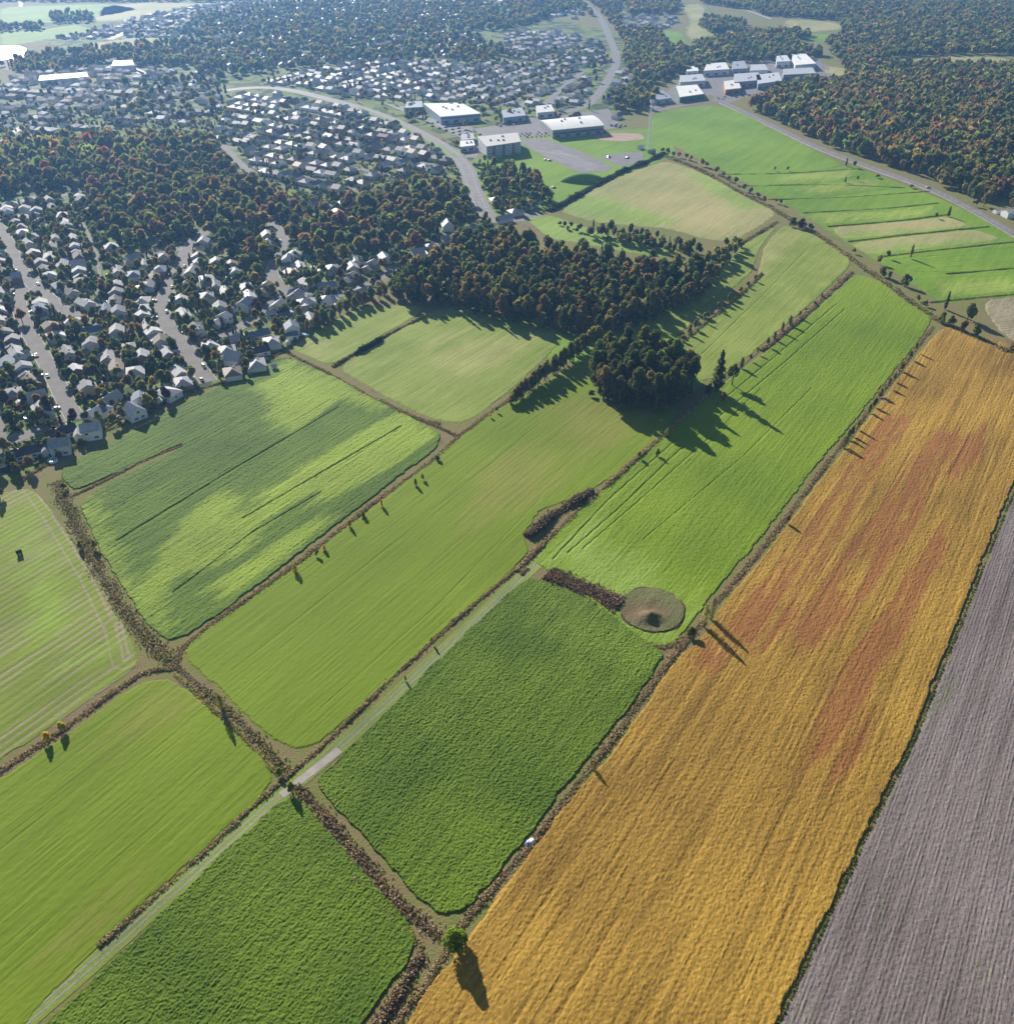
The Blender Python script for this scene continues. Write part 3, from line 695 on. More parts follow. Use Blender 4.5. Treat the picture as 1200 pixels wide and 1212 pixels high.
def house_type(i):
    """returns list of (part name, mesh, material key, takes 'wall'/'roof'/None colour)"""
    W = MB(); R = MB(); parts = []; ch = None; wins = []; doors = []; gar = None
    if i == 0:      # long bungalow
        gable_wall(W, -6.4, 6.4, -4, 4, 0, 3.3, 2.1); gable(R, -6.4, 6.4, -4, 4, 3.3, 2.1)
        wins = [(-4, -4, 1.2, 2, 1.2, '-y'), (3.6, -4, 1.2, 2.4, 1.3, '-y'), (-3.5, 4, 1.2, 1.6, 1.1, '+y'), (3, 4, 1.2, 2.2, 1.2, '+y'), (6.4, 0, 1.3, 1.2, 1, '+x')]; doors = [(0, -4)]; ch = (2.5, 1.0, 5.9)
    elif i == 1:    # square hipped bungalow
        W.box(-6, 6, -4.8, 4.8, 0, 3.4, bottom=False); hip(R, -6, 6, -4.8, 4.8, 3.4, 2.4)
        wins = [(-3.8, -4.8, 1.2, 2, 1.2, '-y'), (3.8, -4.8, 1.2, 2, 1.2, '-y'), (-3.2, 4.8, 1.2, 1.8, 1.1, '+y'), (3.2, 4.8, 1.2, 1.8, 1.1, '+y'), (-6, 0, 1.2, 1.4, 1.1, '-x')]; doors = [(.3, -4.8)]; ch = (-2, 1.2, 5.9)
    elif i == 2:    # two storeys and a garage wing
        gable_wall(W, -5, 4, -4.2, 4.2, 0, 5.6, 2.6); gable(R, -5, 4, -4.2, 4.2, 5.6, 2.6)
        gable_wall(W, 4.003, 8.2, -4.6, 2.4, 0, 2.9, 1.7, 'y'); gable(R, 4.25, 8.2, -4.6, 2.4, 2.95, 1.6, 'y', .25)
        wins = [(-3.2, -4.2, 1.1, 1.8, 1.2, '-y'), (-3.2, -4.2, 3.8, 1.6, 1.1, '-y'), (1.8, -4.2, 3.8, 1.6, 1.1, '-y'), (-2.6, 4.2, 1.1, 2, 1.2, '+y'), (1.6, 4.2, 3.7, 1.6, 1.1, '+y')]; doors = [(.6, -4.2)]; gar = (6.1, -4.6, 2.8)
    elif i == 3:    # cross gable
        gable_wall(W, -6, 6, -3.8, 3.8, 0, 3.4, 2.3); gable(R, -6, 6, -3.8, 3.8, 3.4, 2.3)
        gable_wall(W, -5, -.4, -6.2, -3.805, 0, 3.35, 1.5, 'y'); gable(R, -5, -.4, -6.2, -2.6, 3.35, 1.5, 'y', .3)
        wins = [(-2.7, -6.2, 1.2, 2.4, 1.4, '-y'), (3.6, -3.8, 1.2, 1.8, 1.2, '-y'), (-3, 3.8, 1.2, 1.8, 1.1, '+y'), (3, 3.8, 1.1, 2, 1.3, '+y')]; doors = [(1.0, -3.8)]; ch = (4.2, .8, 6.2)
    elif i == 4:    # steep cottage
        gable_wall(W, -4.6, 4.6, -4.6, 4.6, 0, 4.2, 4.0, 'y'); gable(R, -4.6, 4.6, -4.6, 4.6, 4.2, 4.0, 'y')
        wins = [(-2.4, -4.6, 1.1, 1.6, 1.3, '-y'), (0, -4.6, 4.4, 1.6, 1.2, '-y'), (-2, 4.6, 1.1, 1.8, 1.2, '+y'), (1.8, 4.6, 1.1, 1.8, 1.2, '+y'), (0, 4.6, 4.4, 1.6, 1.2, '+y')]; doors = [(2, -4.6)]
    else:           # split level
        gable_wall(W, -6.4, 0, -4.2, 4.2, 0, 3.0, 1.9); gable(R, -6.4, -.45, -4.2, 4.2, 3.0, 1.9)
        gable_wall(W, .003, 6.2, -4.5, 4.5, 0, 4.8, 2.2, 'x'); gable(R, 0.2, 6.2, -4.5, 4.5, 4.8, 2.2)
        wins = [(-3.2, -4.2, 1.0, 2.2, 1.2, '-y'), (4, -4.5, 2.8, 2, 1.2, '-y'), (-3.2, 4.2, 1.0, 2, 1.2, '+y'), (3, 4.5, 2.8, 2, 1.2, '+y')]; doors = [(1.4, -4.5)]; gar = (4.2, -4.5, 2.5)
    parts.append(('wall', W.mesh('wall', M['siding']), 'wall')); parts.append(('roof', R.mesh('roof', M['roofing']), 'roof'))
    for w in wins: parts.append(('window', win(*w).mesh('window', M['glass']), None))
    for d in doors:
        b = MB(); b.box(d[0] - .5, d[0] + .5, d[1] - .08, d[1] - .003, .25, 2.35, (.22, .12, .09)); parts.append(('door', b.mesh('door', M['paint']), None))
    if gar:
        b = MB(); b.box(gar[0] - gar[2] / 2, gar[0] + gar[2] / 2, gar[1] - .07, gar[1] - .003, .05, 2.2, (.7, .7, .68)); parts.append(('garage_door', b.mesh('garage_door', M['paint']), None))
    if ch:
        b = MB(); b.box(ch[0] - .35, ch[0] + .35, ch[1] - .35, ch[1] + .35, 3.8, ch[2], (.33, .2, .15)); parts.append(('chimney', b.mesh('chimney', M['siding']), None))
    return parts
HT = [house_type(i) for i in range(6)]
FORM = ['long bungalow', 'hipped bungalow', 'two-storey house', 'cross-gabled house', 'steep gabled cottage', 'split-level house']
BUILT = []                                     # (x, y, r) of what stands in the suburb
def free(x, y, r): return all((x - a) ** 2 + (y - b) ** 2 > (r + c) ** 2 for a, b, c in BUILT)
def off_road(x, y, r, rd=None):
    for q, w in ROADS:
        if (np.hypot(q[:, 0] - x, q[:, 1] - y) < r + w / 2).any(): return False
    return True
HOUSES = []        # x, y, rz, type, wall idx, roof idx, street, ordinal
def houses_on(key, sides, spacing=14.0, setback=12.2, skip=(), start=8):
    q, nrm, t = S[key]
    for side in sides:
        i = 0; s = start; n = 0
        while s < t[-1]:
            k = int(np.argmin(abs(t - s)))
            nv = nrm[k] * side; rh = random.Random(hash((key, side, n)) & 0xffff if False else (len(key) * 977 + int(side) * 31 + n * 7919))
            back = setback + rh.uniform(-.8, 1.0)
            p = q[k] + nv * back
            if inside(np.array([p[0]]), np.array([p[1]]), NEAR_TOWN)[0] and free(p[0], p[1], 6.3) and off_road(p[0], p[1], 5.0) and not in_poly(p, WOODY):
                rz = math.atan2(nv[1], nv[0]) - math.pi / 2 + rh.uniform(-.06, .06)
                HOUSES.append([p[0], p[1], rz, rh.choice([0, 0, 1, 1, 2, 3, 3, 4, 5, 5]), rh.choice([0, 0, 0, 1, 2, 3, 4]), rh.choice([0, 0, 0, 1, 1, 2, 3, 4]), key, side, s, tuple(q[k]), tuple(nv)])
                BUILT.append((p[0], p[1], 6.3)); n += 1
            s += spacing / (2 if False else 1) + rh.uniform(-.5, .8)
        _ = i
def in_poly(p, polys): return any(inside(np.array([p[0]]), np.array([p[1]]), w)[0] for w in polys)
W2 = [(-60,184),(0,177),(100,168),(200,166),(250,168),(268,190),(288,214),(340,236),(400,248),(455,230),(500,221),(540,222),(556,242),(562,264),(520,282),(486,300),(440,300),(392,312),(368,312),(352,300),(344,282),(326,262),(312,280),(318,318),(300,345),(282,312),(262,300),(240,282),(222,288),(180,292),(150,300),(128,282),(112,262),(108,228),(60,226),(0,232),(-60,240)]
WOODY = [GA([(x, y + 8) for x, y in W2])]
# nearest houses along the field, surveyed one by one: spot, spot on the street they face, kind, wall, roof
for i, (p, fr, ty, wc, rc) in enumerate([((32,540),(26,516),0,0,4),((3,549),(0,524),0,0,2),((76,516),(66,498),0,0,4),((118,492),(90,484),1,0,2),((131,478),(100,470),3,1,0),((200,470),(226,455),1,0,0),((208,482),(240,470),5,0,2) if False else ((161,494),(140,480),4,0,2),((274,407),(262,398),0,4,0),((279,430),(250,426),4,0,0),((307,400),(290,382),0,4,2),((333,380),(318,364),0,0,2),((360,372),(345,350),3,0,0),((306,420),(290,400),0,0,4)]):
    a = G(*p); c = G(*fr); rz = math.atan2(c[1] - a[1], c[0] - a[0]) + math.pi / 2
    HOUSES.append([a[0], a[1], rz, ty, wc, rc, 'field', 1, i, c, (0, 0)]); BUILT.append((a[0], a[1], 6.0))
for key, sides in (('spur', (1, -1)), ('curve', (-1, 1)), ('west', (1, -1)), ('side', (1, -1)), ('east', (1, -1)), ('close', (1, -1)), ('back', (1, -1)), ('west_end', (1, -1)), ('north', (1,)), ('park', (1,))):
    houses_on(key, sides)
# the infill behind them
for k in range(9000):
    if k > 5200: break
    x = RNG.uniform(-620, 40); y = RNG.uniform(330, 760)
    if not (inside(np.array([x]), np.array([y]), NEAR_TOWN)[0]) or in_poly((x, y), WOODY): continue
    px, py = P(x, y)
    if py < 232 or px < -25 or px > 560: continue
    if free(x, y, 6.8) and off_road(x, y, 6.5):
        best = None
        for q, w in ROADS[:11]:
            d = np.hypot(q[:, 0] - x, q[:, 1] - y); j = int(d.argmin())
            if best is None or d[j] < best[0]: best = (d[j], q[j])
        rz = math.atan2(best[1][1] - y, best[1][0] - x) + math.pi / 2
        rz = round(rz / (math.pi / 2)) * math.pi / 2 + .35
        HOUSES.append([x, y, rz, random.choice([0, 1, 1, 3, 5, 2]), random.choice([0, 0, 0, 1, 2, 3]), random.choice([0, 0, 1, 1, 2, 3]), 'infill', 1, 0, None, (0, 0)]); BUILT.append((x, y, 6.8))
near = [h for h in HOUSES if -30 < P(h[0], h[1])[0] < 1210 and P(h[0], h[1])[1] > 0]
near.sort(key=lambda h: dist_cam(h[0], h[1]))
out = [h for h in HOUSES if h not in near]
near, rest = near[:300], near[300:]
STN = {'spur': 'the straight dead-end street', 'curve': 'the curving street', 'west': 'the westernmost street', 'side': 'the short side street', 'east': 'the winding street', 'close': 'the lower-left close', 'back': 'the back lane', 'west_end': 'the left lane', 'north': 'the far left street', 'park': 'the shaded street'}
cnt = {}
def zone(px, py):
    z = 'far left' if px < 110 else 'left' if px < 210 else 'middle' if px < 330 else 'right'
    return ('near' if py > 400 else 'middle' if py > 320 else 'far') + ' ' + z
infill = {}
for h in near:
    px, py = P(h[0], h[1]); desc = f"{WALLC[h[4]][0]} {ROOFC[h[5]][0]}-roofed {FORM[h[3]]}"
    if h[6] == 'infill':
        k = (desc, zone(px, py)); infill.setdefault(k, []).append((px, h))
for k, L in infill.items():
    L.sort(key=lambda t: t[0])
    for i, (px, h) in enumerate(L):
        nm = f"{k[0]} in {k[1]} housing"; h.append(None)
        h.append(f"{ordinal(i)} {WALLC[h[4]][0]} {ROOFC[h[5]][0]}-roofed {FORM[h[3]].split()[0]} house in {k[1]} housing") if len(L) > 1 else h.append(f"{WALLC[h[4]][0]} {ROOFC[h[5]][0]}-roofed {FORM[h[3]].split()[0]} house in {k[1]} housing")
        h[11] = nm if len(L) == 1 else f"{nm}, {ordinal(i)} from left"
for key in STN:
    for side in (1, -1):
        L = [h for h in near if h[6] == key and h[7] == side]; L.sort(key=lambda h: -h[8])
        if not L: continue
        mx = np.mean([P(h[0], h[1])[0] for h in L]); my = np.mean([P(*h[9])[0] for h in L])
        sd = 'left' if mx < my else 'right'
        for i, h in enumerate(L): h.append(None); h.append(f"{ordinal(i)} house on {sd} of {STN[key]}"); h[11] = (f"{WALLC[h[4]][0]} {ROOFC[h[5]][0]}-roofed {FORM[h[3]].split()[0]} house, {ordinal(i)} on {sd} of {STN[key]}")
fl = ['near the upper end of the weedy ditch','above the stubble field at the left edge','left of the dead-end street foot','at the dead end of the straight street','behind the last dead-end house','left of the curving street end','at the footpath end by the field','on the short side street corner','right of the curving street end','above the brown bank','second from the willow hedge','nearest the willow hedge','on the field edge below the brown bank']
for h in near:
    if h[6] == 'field': h.append(None); h.append(f"house {fl[h[8] % len(fl)]}"); h[11] = (f"{WALLC[h[4]][0]} {ROOFC[h[5]][0]}-roofed house {fl[h[8] % len(fl)]}")
for h in near:
    px, py = P(h[0], h[1])
    t = thing('house', h[11], 'house', (h[0], h[1], 0), h[2], 'houses of the suburb')
    parts = HT[h[3]]
    small = py < 335
    rr = random.Random(int(h[0] * 13 + h[1] * 7)); f1 = rr.uniform(.85, 1.1); f2 = rr.uniform(.85, 1.35)
    for nm, me, kind in parts:
        if small and nm not in ('wall', 'roof'): continue
        c = None
        if kind == 'wall': c = tuple(min(.82, v * f1) for v in WALLC[h[4]][1])
        if kind == 'roof': c = tuple(v * f2 for v in ROOFC[h[5]][1])
        o = link(nm, me, t, color=c)
        if nm == 'chimney': o.parent = t.children[1] if t.children[1].name.startswith('roof') else t
# driveways
dm = MB()
for h in HOUSES:
    if h[9] is None: continue
    rr = random.Random(int(h[0] * 3 + h[1])); side = rr.choice([-1, 1]) * 5.2
    c, s = math.cos(h[2]), math.sin(h[2])
    def loc(x, y): return (h[0] + x * c - y * s, h[1] + x * s + y * c)
    d = min(14.0, math.hypot(h[9][0] - h[0], h[9][1] - h[1]) - 4.2)
    a, b_, e, f_ = loc(side - 1.6, -d), loc(side + 1.6, -d), loc(side + 1.6, -3.5), loc(side - 1.6, -3.5)
    k = rr.uniform(.5, 1.1)
    dm.quad((*a, .045), (*b_, .045), (*e, .045), (*f_, .045), (.4 * k, .38 * k, .36 * k))
    h.append((side, d)) 
struct(dm.build('driveways', M['concrete']))
# ---------------------------------------------------------------- far housing, too many to count, as one mass per quarter
def house_simple(kind):
    b = MB()
    if kind == 0: gable_wall(b, -6, 6, -4, 4, 0, 3.4, 2.2); gable(b, -6, 6, -4, 4, 3.4, 2.2, k=(0, 0, 0))
    elif kind == 1: b.box(-6, 6, -4.8, 4.8, 0, 3.4, bottom=False); hip(b, -6, 6, -4.8, 4.8, 3.4, 2.4, k=(0, 0, 0))
    else: gable_wall(b, -5, 5, -4.2, 4.2, 0, 5.4, 2.6, 'y'); gable(b, -5, 5, -4.2, 4.2, 5.4, 2.6, 'y', k=(0, 0, 0))
    V = np.array(b.v, float); return V, np.array(b.q), np.array(b.t).reshape(-1, 3), np.array(b.cq + b.ct, float)[:, 0] > .5
HS = [house_simple(i) for i in range(3)]
def merge_houses(name, L, label):
    Vs, Qs, Ts, Cq, Ct = [], [], [], [], []; n = 0
    for (x, y, rz, k, w, r) in L:
        V, Q, T, iw = HS[k]; c, s = math.cos(rz), math.sin(rz); sc = random.uniform(.85, 1.15)
        Vs.append(np.stack([x + (V[:, 0] * c - V[:, 1] * s) * sc, y + (V[:, 0] * s + V[:, 1] * c) * sc, V[:, 2]], 1))
        Qs.append(Q + n); n2 = n; n += len(V)
        cw = np.array(w) * random.uniform(.8, 1.05); cr = np.minimum(np.array(r) * random.uniform(1.1, 1.8), .65)
        C = np.where(iw[:, None], cw, cr); Cq.append(C[:len(Q)])
        if len(T): Ts.append(T + n2); Ct.append(C[len(Q):])
    F_ = [np.vstack(Qs)] + ([np.vstack(Ts)] if Ts else [])
    C = np.vstack(Cq + Ct)
    o = link(name, mesh_np(name, np.vstack(Vs), F_, [M['roofing']], C)); tag(o, label, 'houses', kind='stuff')
simple = {0: 0, 1: 1, 2: 2, 3: 0, 4: 2, 5: 0}
if rest: merge_houses('distant_houses', [(h[0], h[1], h[2], simple[h[3]], WALLC[h[4]][1], ROOFC[h[5]][1]) for h in rest], 'small pale houses packed between the wood and the boulevard')
def in_px(x, y, w, wt): return inside(np.array([x]), np.array([y]), wt)[0]
def quarter(pts, ang, label, row=30.0, sp=14.5, keep=.93, street=True):
    poly = GA(pts); a = math.radians(ang); U = np.array([math.sin(a), math.cos(a)]); W = np.array([U[1], -U[0]])
    pu = poly @ U; pv = poly @ W; L = []
    v = pv.min(); k = 0; sm = MB()
    while v < pv.max():
        u = pu.min() + random.uniform(0, sp)
        bend = lambda uu: 7 * math.sin(uu / 60 + k * .3)
        while u < pu.max():
            p = U * u + W * (v + bend(u) + random.uniform(-1, 1))
            if inside(p[:1], p[1:], poly)[0] and random.random() < keep and off_road(p[0], p[1], 5):
                L.append((p[0], p[1], -a + random.choice([0, 0, 1.57]) + random.uniform(-.15, .15), random.choice([0, 0, 1, 1, 2]), random.choice(WALLC[:3] + WALLC[:1] * 2 + WALLC[3:])[1], random.choice(ROOFC + ROOFC[:2])[1]))
            u += sp * random.uniform(.92, 1.15)
        if k % 2 == 0 and street:
            q = [U * uu + W * (v + row / 2 + bend(uu)) for uu in np.arange(pu.min(), pu.max(), 12)]
            for A, B in zip(q[:-1], q[1:]):
                if inside(A[:1], A[1:], poly)[0] and inside(B[:1], B[1:], poly)[0]:
                    n_ = W * 3.6; sm.quad((*(A - n_), .1), (*(A + n_), .1), (*(B + n_), .1), (*(B - n_), .1))
        v += row if k % 2 == 0 else row * .72
        k += 1
    if sm.q: struct(sm.build('street', M['asphalt']))
    return [(l, label) for l in L]
FARH = []
FARH += quarter([(280,112),(330,112),(400,126),(450,142),(500,166),(536,186),(545,200),(500,206),(455,214),(400,234),(340,220),(290,198),(262,170),(256,146),(270,128)], 124, 'dense blue-grey houses between the suburban wood and the curving boulevard')
FARH += quarter([(300,98),(360,84),(420,76),(500,72),(560,78),(600,74),(640,80),(690,82),(700,100),(688,122),(640,128),(600,126),(560,122),(500,120),(430,118),(360,104)], 34, 'rows of small houses on the far side of the boulevard')
FARH += quarter([(720,76),(735,78),(752,92),(770,100),(768,118),(740,128),(716,124)], 34, 'houses between the far boulevard and the industrial yard')
FARH += quarter([(0,96),(60,84),(120,78),(170,82),(230,84),(262,92),(268,112),(256,146),(200,148),(140,150),(60,160),(0,168)], 100, 'hazy houses at the far left behind the wood', keep=.72)
FARH += quarter([(600,38),(660,38),(712,52),(722,74),(690,80),(640,78),(596,66)], 34, 'bright little houses beside the top of the far boulevard', keep=.8)
FARH += quarter([(60,46),(120,34),(180,18),(240,6),(330,0),(330,14),(260,26),(210,44),(120,46)], 100, 'hazy houses on the horizon at the upper left', keep=.85)
FARH += quarter([(560,0),(690,-4),(690,22),(620,24),(560,14)], 40, 'scattered far houses among trees at the top middle', keep=.45)
FARH += quarter([(200,44),(300,32),(440,36),(560,40),(600,60),(520,72),(420,74),(320,82),(230,82)], 80, 'scattered houses hidden among the far trees', keep=.5, street=False)
FARH += quarter([(330,0),(560,0),(560,26),(440,30),(300,30),(250,30)], 70, 'pale far houses in a band below the horizon woods', keep=.6, street=False)
FARH += quarter([(740,18),(800,18),(800,34),(740,36)], 34, 'a few far houses among trees near the top', keep=.7)

FARH.sort(key=lambda t: dist_cam(t[0][0], t[0][1]))
room = 300 - len(near) - 12
vis = [t for t in FARH if -10 < P(t[0][0], t[0][1])[0] < 1210]
own, mass_ = vis[:room], vis[room:]
HSM = {}
for kk in range(3):
    for nm in ('wall', 'roof'):
        V, Q, T, iw = HS[kk]; sel = iw if nm == 'wall' else ~iw
        HSM[kk, nm] = mesh_np(nm, V, [Q[sel[:len(Q)]], T[sel[len(Q):]]], [M['siding' if nm == 'wall' else 'roofing']])
wn_ = {id(v): n for n, v in WALLC}; rn_ = {id(v): n for n, v in ROOFC}
lab_ = {}
def zone2(x, y):
    px, py = P(x, y); c = 'left' if px < 340 else 'middle' if px < 440 else 'right'
    return f"{'upper' if py < 180 else 'lower'} {c}"
for (x, y, rz, k, w, r), _l in own:
    d = f"{wn_[id(w)]} house with {rn_[id(r)]} {['gabled', 'hipped', 'steep'][k]} roof, {zone2(x, y)} of boulevard quarter"
    lab_.setdefault(d, []).append((P(x, y)[0], x, y, rz, k, w, r))
for d, L in lab_.items():
    L.sort(key=lambda t: t[0])
    for i, (_p, x, y, rz, k, w, r) in enumerate(L):
        t = thing('house', d if len(L) == 1 else f"{ordinal(i)} from left {d}", 'house', (x, y, 0), rz, 'houses of the boulevard quarter')
        f = random.uniform(.85, 1.1)
        link('wall', HSM[k, 'wall'], t, color=tuple(min(.82, v * f) for v in w)); link('roof', HSM[k, 'roof'], t, color=tuple(v * f for v in r))
bl = {}
for t, l in mass_: bl.setdefault(l, []).append(t)
for l, L in bl.items(): merge_houses('distant_houses', L, l)

# ---------------------------------------------------------------- large buildings
def store(name, label, cat, pts, hgt, wallc, roofc, band=None, group=None, rtu=4, arch=0, openings=True, wingl=None, par=.7):
    """flat or slightly arched hall on four surveyed ground corners (near-left, near-right, far-right, far-left)"""
    p = GA(pts); c = p.mean(0); t = thing(name, label, cat, (c[0], c[1], 0), 0, group)
    q = [tuple(v - c) for v in p]
    W = MB()
    for i in range(4):
        a, b_ = q[i], q[(i + 1) % 4]
        W.quad((*a, 0), (*b_, 0), (*b_, hgt), (*a, hgt))
    wo = W.build('wall', M['siding'], t, color=wallc)
    R = MB(); n = 8; ov = .6
    A, B, C_, D = [np.array(v) for v in q]
    ctr = (A + B + C_ + D) / 4
    A, B, C_, D = [v + (v - ctr) / np.linalg.norm(v - ctr) * ov for v in (A, B, C_, D)]
    pr = []
    for k in range(n + 1):
        s = k / n; z = hgt + par * 0 + arch * (1 - (2 * s - 1) ** 2)
        pr.append((A * (1 - s) + D * s, B * (1 - s) + C_ * s, z))
    for k in range(n):
        l0, r0, z0 = pr[k]; l1, r1, z1 = pr[k + 1]
        R.quad((*l0, z0 + par), (*r0, z0 + par), (*r1, z1 + par), (*l1, z1 + par))
        R.quad((*l0, hgt - .05), (*l1, hgt - .05), (*l1, z1 + par), (*l0, z0 + par)); R.quad((*r0, hgt - .05), (*r1, hgt - .05), (*r1, z1 + par), (*r0, z0 + par))
    for P_, z in ((pr[0], pr[0][2]), (pr[-1], pr[-1][2])): R.quad((*P_[0], hgt - .05), (*P_[1], hgt - .05), (*P_[1], z + par), (*P_[0], z + par))
    ro = R.build('roof', M['roofing'], t, color=roofc)
    e = (B - A); L = np.linalg.norm(e); e = e / L; nn = np.array([e[1], -e[0]])
    if nn @ (A - ctr) < 0: nn = -nn
    if band:
        b = MB(); o = nn * .12
        a0 = np.array(q[0]); b0 = np.array(q[1])
        z0, z1, kc = band
        def face(a, b2, o):
            b.quad((*(a + o), z0), (*(b2 + o), z0), (*(b2 + o), z1), (*(a + o), z1), kc); b.quad((*a, z1), (*b2, z1), (*(b2 + o), z1), (*(a + o), z1), kc); b.quad((*a, z0), (*b2, z0), (*(b2 + o), z0), (*(a + o), z0), kc)
        face(a0, b0, o)
        b.build('wall_band', M['paint'], t)
    if openings:
        k = max(2, int(L / 11)); a0 = np.array(q[0]); b0 = np.array(q[1])
        for j in range(k):
            s = (j + .5) / k; m_ = a0 * (1 - s) + b0 * s; w = min(2.6, L / k * .3); hz = min(2.6, hgt * .45)
            b = MB(); ang = math.atan2(e[1], e[0])
            b.box(-w, w, -.2, -.01, .9, .9 + hz, (.07, .09, .12), rz=ang if nn @ np.array([math.sin(ang), -math.cos(ang)]) > 0 else ang + math.pi, o=tuple(m_))
            b.build('window', M['glass'], t)
    rr = random.Random(len(label))
    for j in range(rtu):
        s, u = rr.uniform(.2, .8), rr.uniform(.25, .75)
        m_ = (A * (1 - s) + B * s) * (1 - u) + (D * (1 - s) + C_ * s) * u
        b = MB(); z = hgt + par + arch * (1 - (2 * u - 1) ** 2)
        b.box(-1.2, 1.2, -1, 1, z - .3, z + 1.3, (.5, .5, .5), o=tuple(m_)); b.box(-.9, .9, -.7, .7, z + 1.3, z + 1.5, (.3, .3, .3), o=tuple(m_))
        b.build('roof_unit', M['steel'], ro)
    return t
Wt, Gy = (.62, .63, .65), (.3, .32, .36)
store('supermarket', 'big store with a bright white flat roof beside the boulevard', 'store', [(522,147),(569,143),(546,130),(502,131)], 8, (.35, .42, .5), (.72, .71, .68), (5.5, 7.2, (.1, .2, .3)))
store('arena', 'sports arena with a long arched white roof and dark striped side wall', 'arena', [(654,164),(714,158),(700,146),(640,152)], 8.5, (.3, .3, .31), (.7, .7, .68), (4.2, 6.0, (.06, .1, .16)), arch=1.8)
t_ = store('apartment_block', 'pale four-storey block with brick bays beside the car park', 'apartment block', [(576,187),(616,181),(612,170),(566,175)], 11, (.5, .5, .52), (.5, .48, .46), None, openings=False)
p_ = GA([(576,187),(616,181)]); cc = GA([(576,187),(616,181),(612,170),(566,175)]).mean(0)
e_ = p_[1] - p_[0]; L_ = np.linalg.norm(e_); e_ /= L_; n_ = np.array([e_[1], -e_[0]])
an = math.atan2(e_[1], e_[0])
for j in range(7):
    m_ = p_[0] - cc + e_ * L_ * (j + .5) / 7
    b = MB(); b.box(-1.6, 1.6, -.7, -.02, 0, 10.6, (.3, .15, .12) if j % 2 else (.6, .6, .62), rz=an, o=tuple(m_)); bay = b.build('bay', M['siding'], t_)
    for z in (1, 3.7, 6.4, 9.0):
        b = MB(); b.box(-1.1, 1.1, -.8, -.72, z, z + 1.3, (.07, .09, .13), rz=an, o=tuple(m_)); b.build('window', M['glass'], bay)
for i, (l, pts, h_, wc, rc) in enumerate([
    ('small white flat-roofed shop left of the apartment block', [(545,180),(562,178),(560,172),(545,173)], 5, Wt, (.7, .7, .68)),
    ('grey shop between the white-roofed store and the boulevard', [(546,172),(562,170),(560,164),(546,165)], 5, Gy, (.35, .36, .4)),
    ('low grey-blue shopping row beyond the car park', [(596,146),(622,143),(618,134),(594,137)], 6, (.3, .34, .42), (.3, .33, .4)),
    ('white gabled hall behind the arena', [(636,140),(656,138),(652,130),(634,132)], 6, (.6, .6, .6), (.6, .6, .6)),
    ('grey shop left of the white-roofed store', [(480,134),(500,133),(500,126),(482,127)], 6, Gy, (.3, .33, .4)),
    ('green-fronted shop with a white roof at the corner of the bright field', [(804,121),(832,117),(824,106),(800,108)], 6, (.05, .16, .11), (.75, .75, .72)),
    ('grey hipped building at the left corner of the bright field', [(774,124),(794,121),(784,112),(768,114)], 5, (.5, .52, .54), (.25, .27, .33)),
    ('long white warehouse left of the industrial yard', [(804,104),(834,102),(830,94),(804,96)], 7, Wt, (.45, .47, .52)),
    ('white flat shed at the back of the yard', [(812,90),(826,89),(824,82),(812,83)], 6, Wt, (.75, .75, .73)),
    ('low long white warehouse at the back of the yard', [(832,90),(862,88),(858,80),(836,81)], 7, Wt, (.7, .7, .68)),
    ('orange-fronted workshop beside the country road', [(858,112),(876,110),(872,100),(856,102)], 6, (.5, .2, .1), (.7, .68, .64)),
    ('blue-grey factory hall in the middle of the yard', [(868,104),(900,101),(896,92),(868,94)], 7, Gy, (.42, .44, .5)),
    ('broad pale warehouse near the wood', [(896,106),(924,102),(920,92),(894,95)], 7, (.45, .46, .5), (.5, .52, .57)),
    ('small blue-grey hall behind the factory', [(866,88),(884,87),(880,78),(866,79)], 7, Gy, (.3, .33, .4)),
    ('white gabled hall at the back of the yard', [(918,80),(934,79),(930,72),(918,73)], 8, Wt, (.6, .62, .66)),
    ('bright white-roofed hall at the far end of the yard', [(940,84),(964,82),(952,70),(936,71)], 8, Wt, (.8, .8, .78)),
    ('long grey warehouse in front of the far white hall', [(926,95),(964,93),(960,86),(926,88)], 7, (.35, .38, .42), (.4, .42, .46)),
    ('small white hall behind the middle of the yard', [(886,90),(908,89),(904,82),(888,83)], 7, Wt, (.45, .47, .52)),
    ('white warehouse on the left horizon by the lake', [(48,102),(106,97),(104,92),(50,96)], 7, Wt, (.85, .84, .8)),
    ('hazy white hall among the far left houses', [(134,84),(160,83),(158,77),(136,78)], 7, Wt, (.8, .78, .75))]):
    store('commercial_building', l, 'building', pts, h_, wc, rc, None, 'shops and halls', rtu=2 if i < 16 else 0, openings=i < 18)

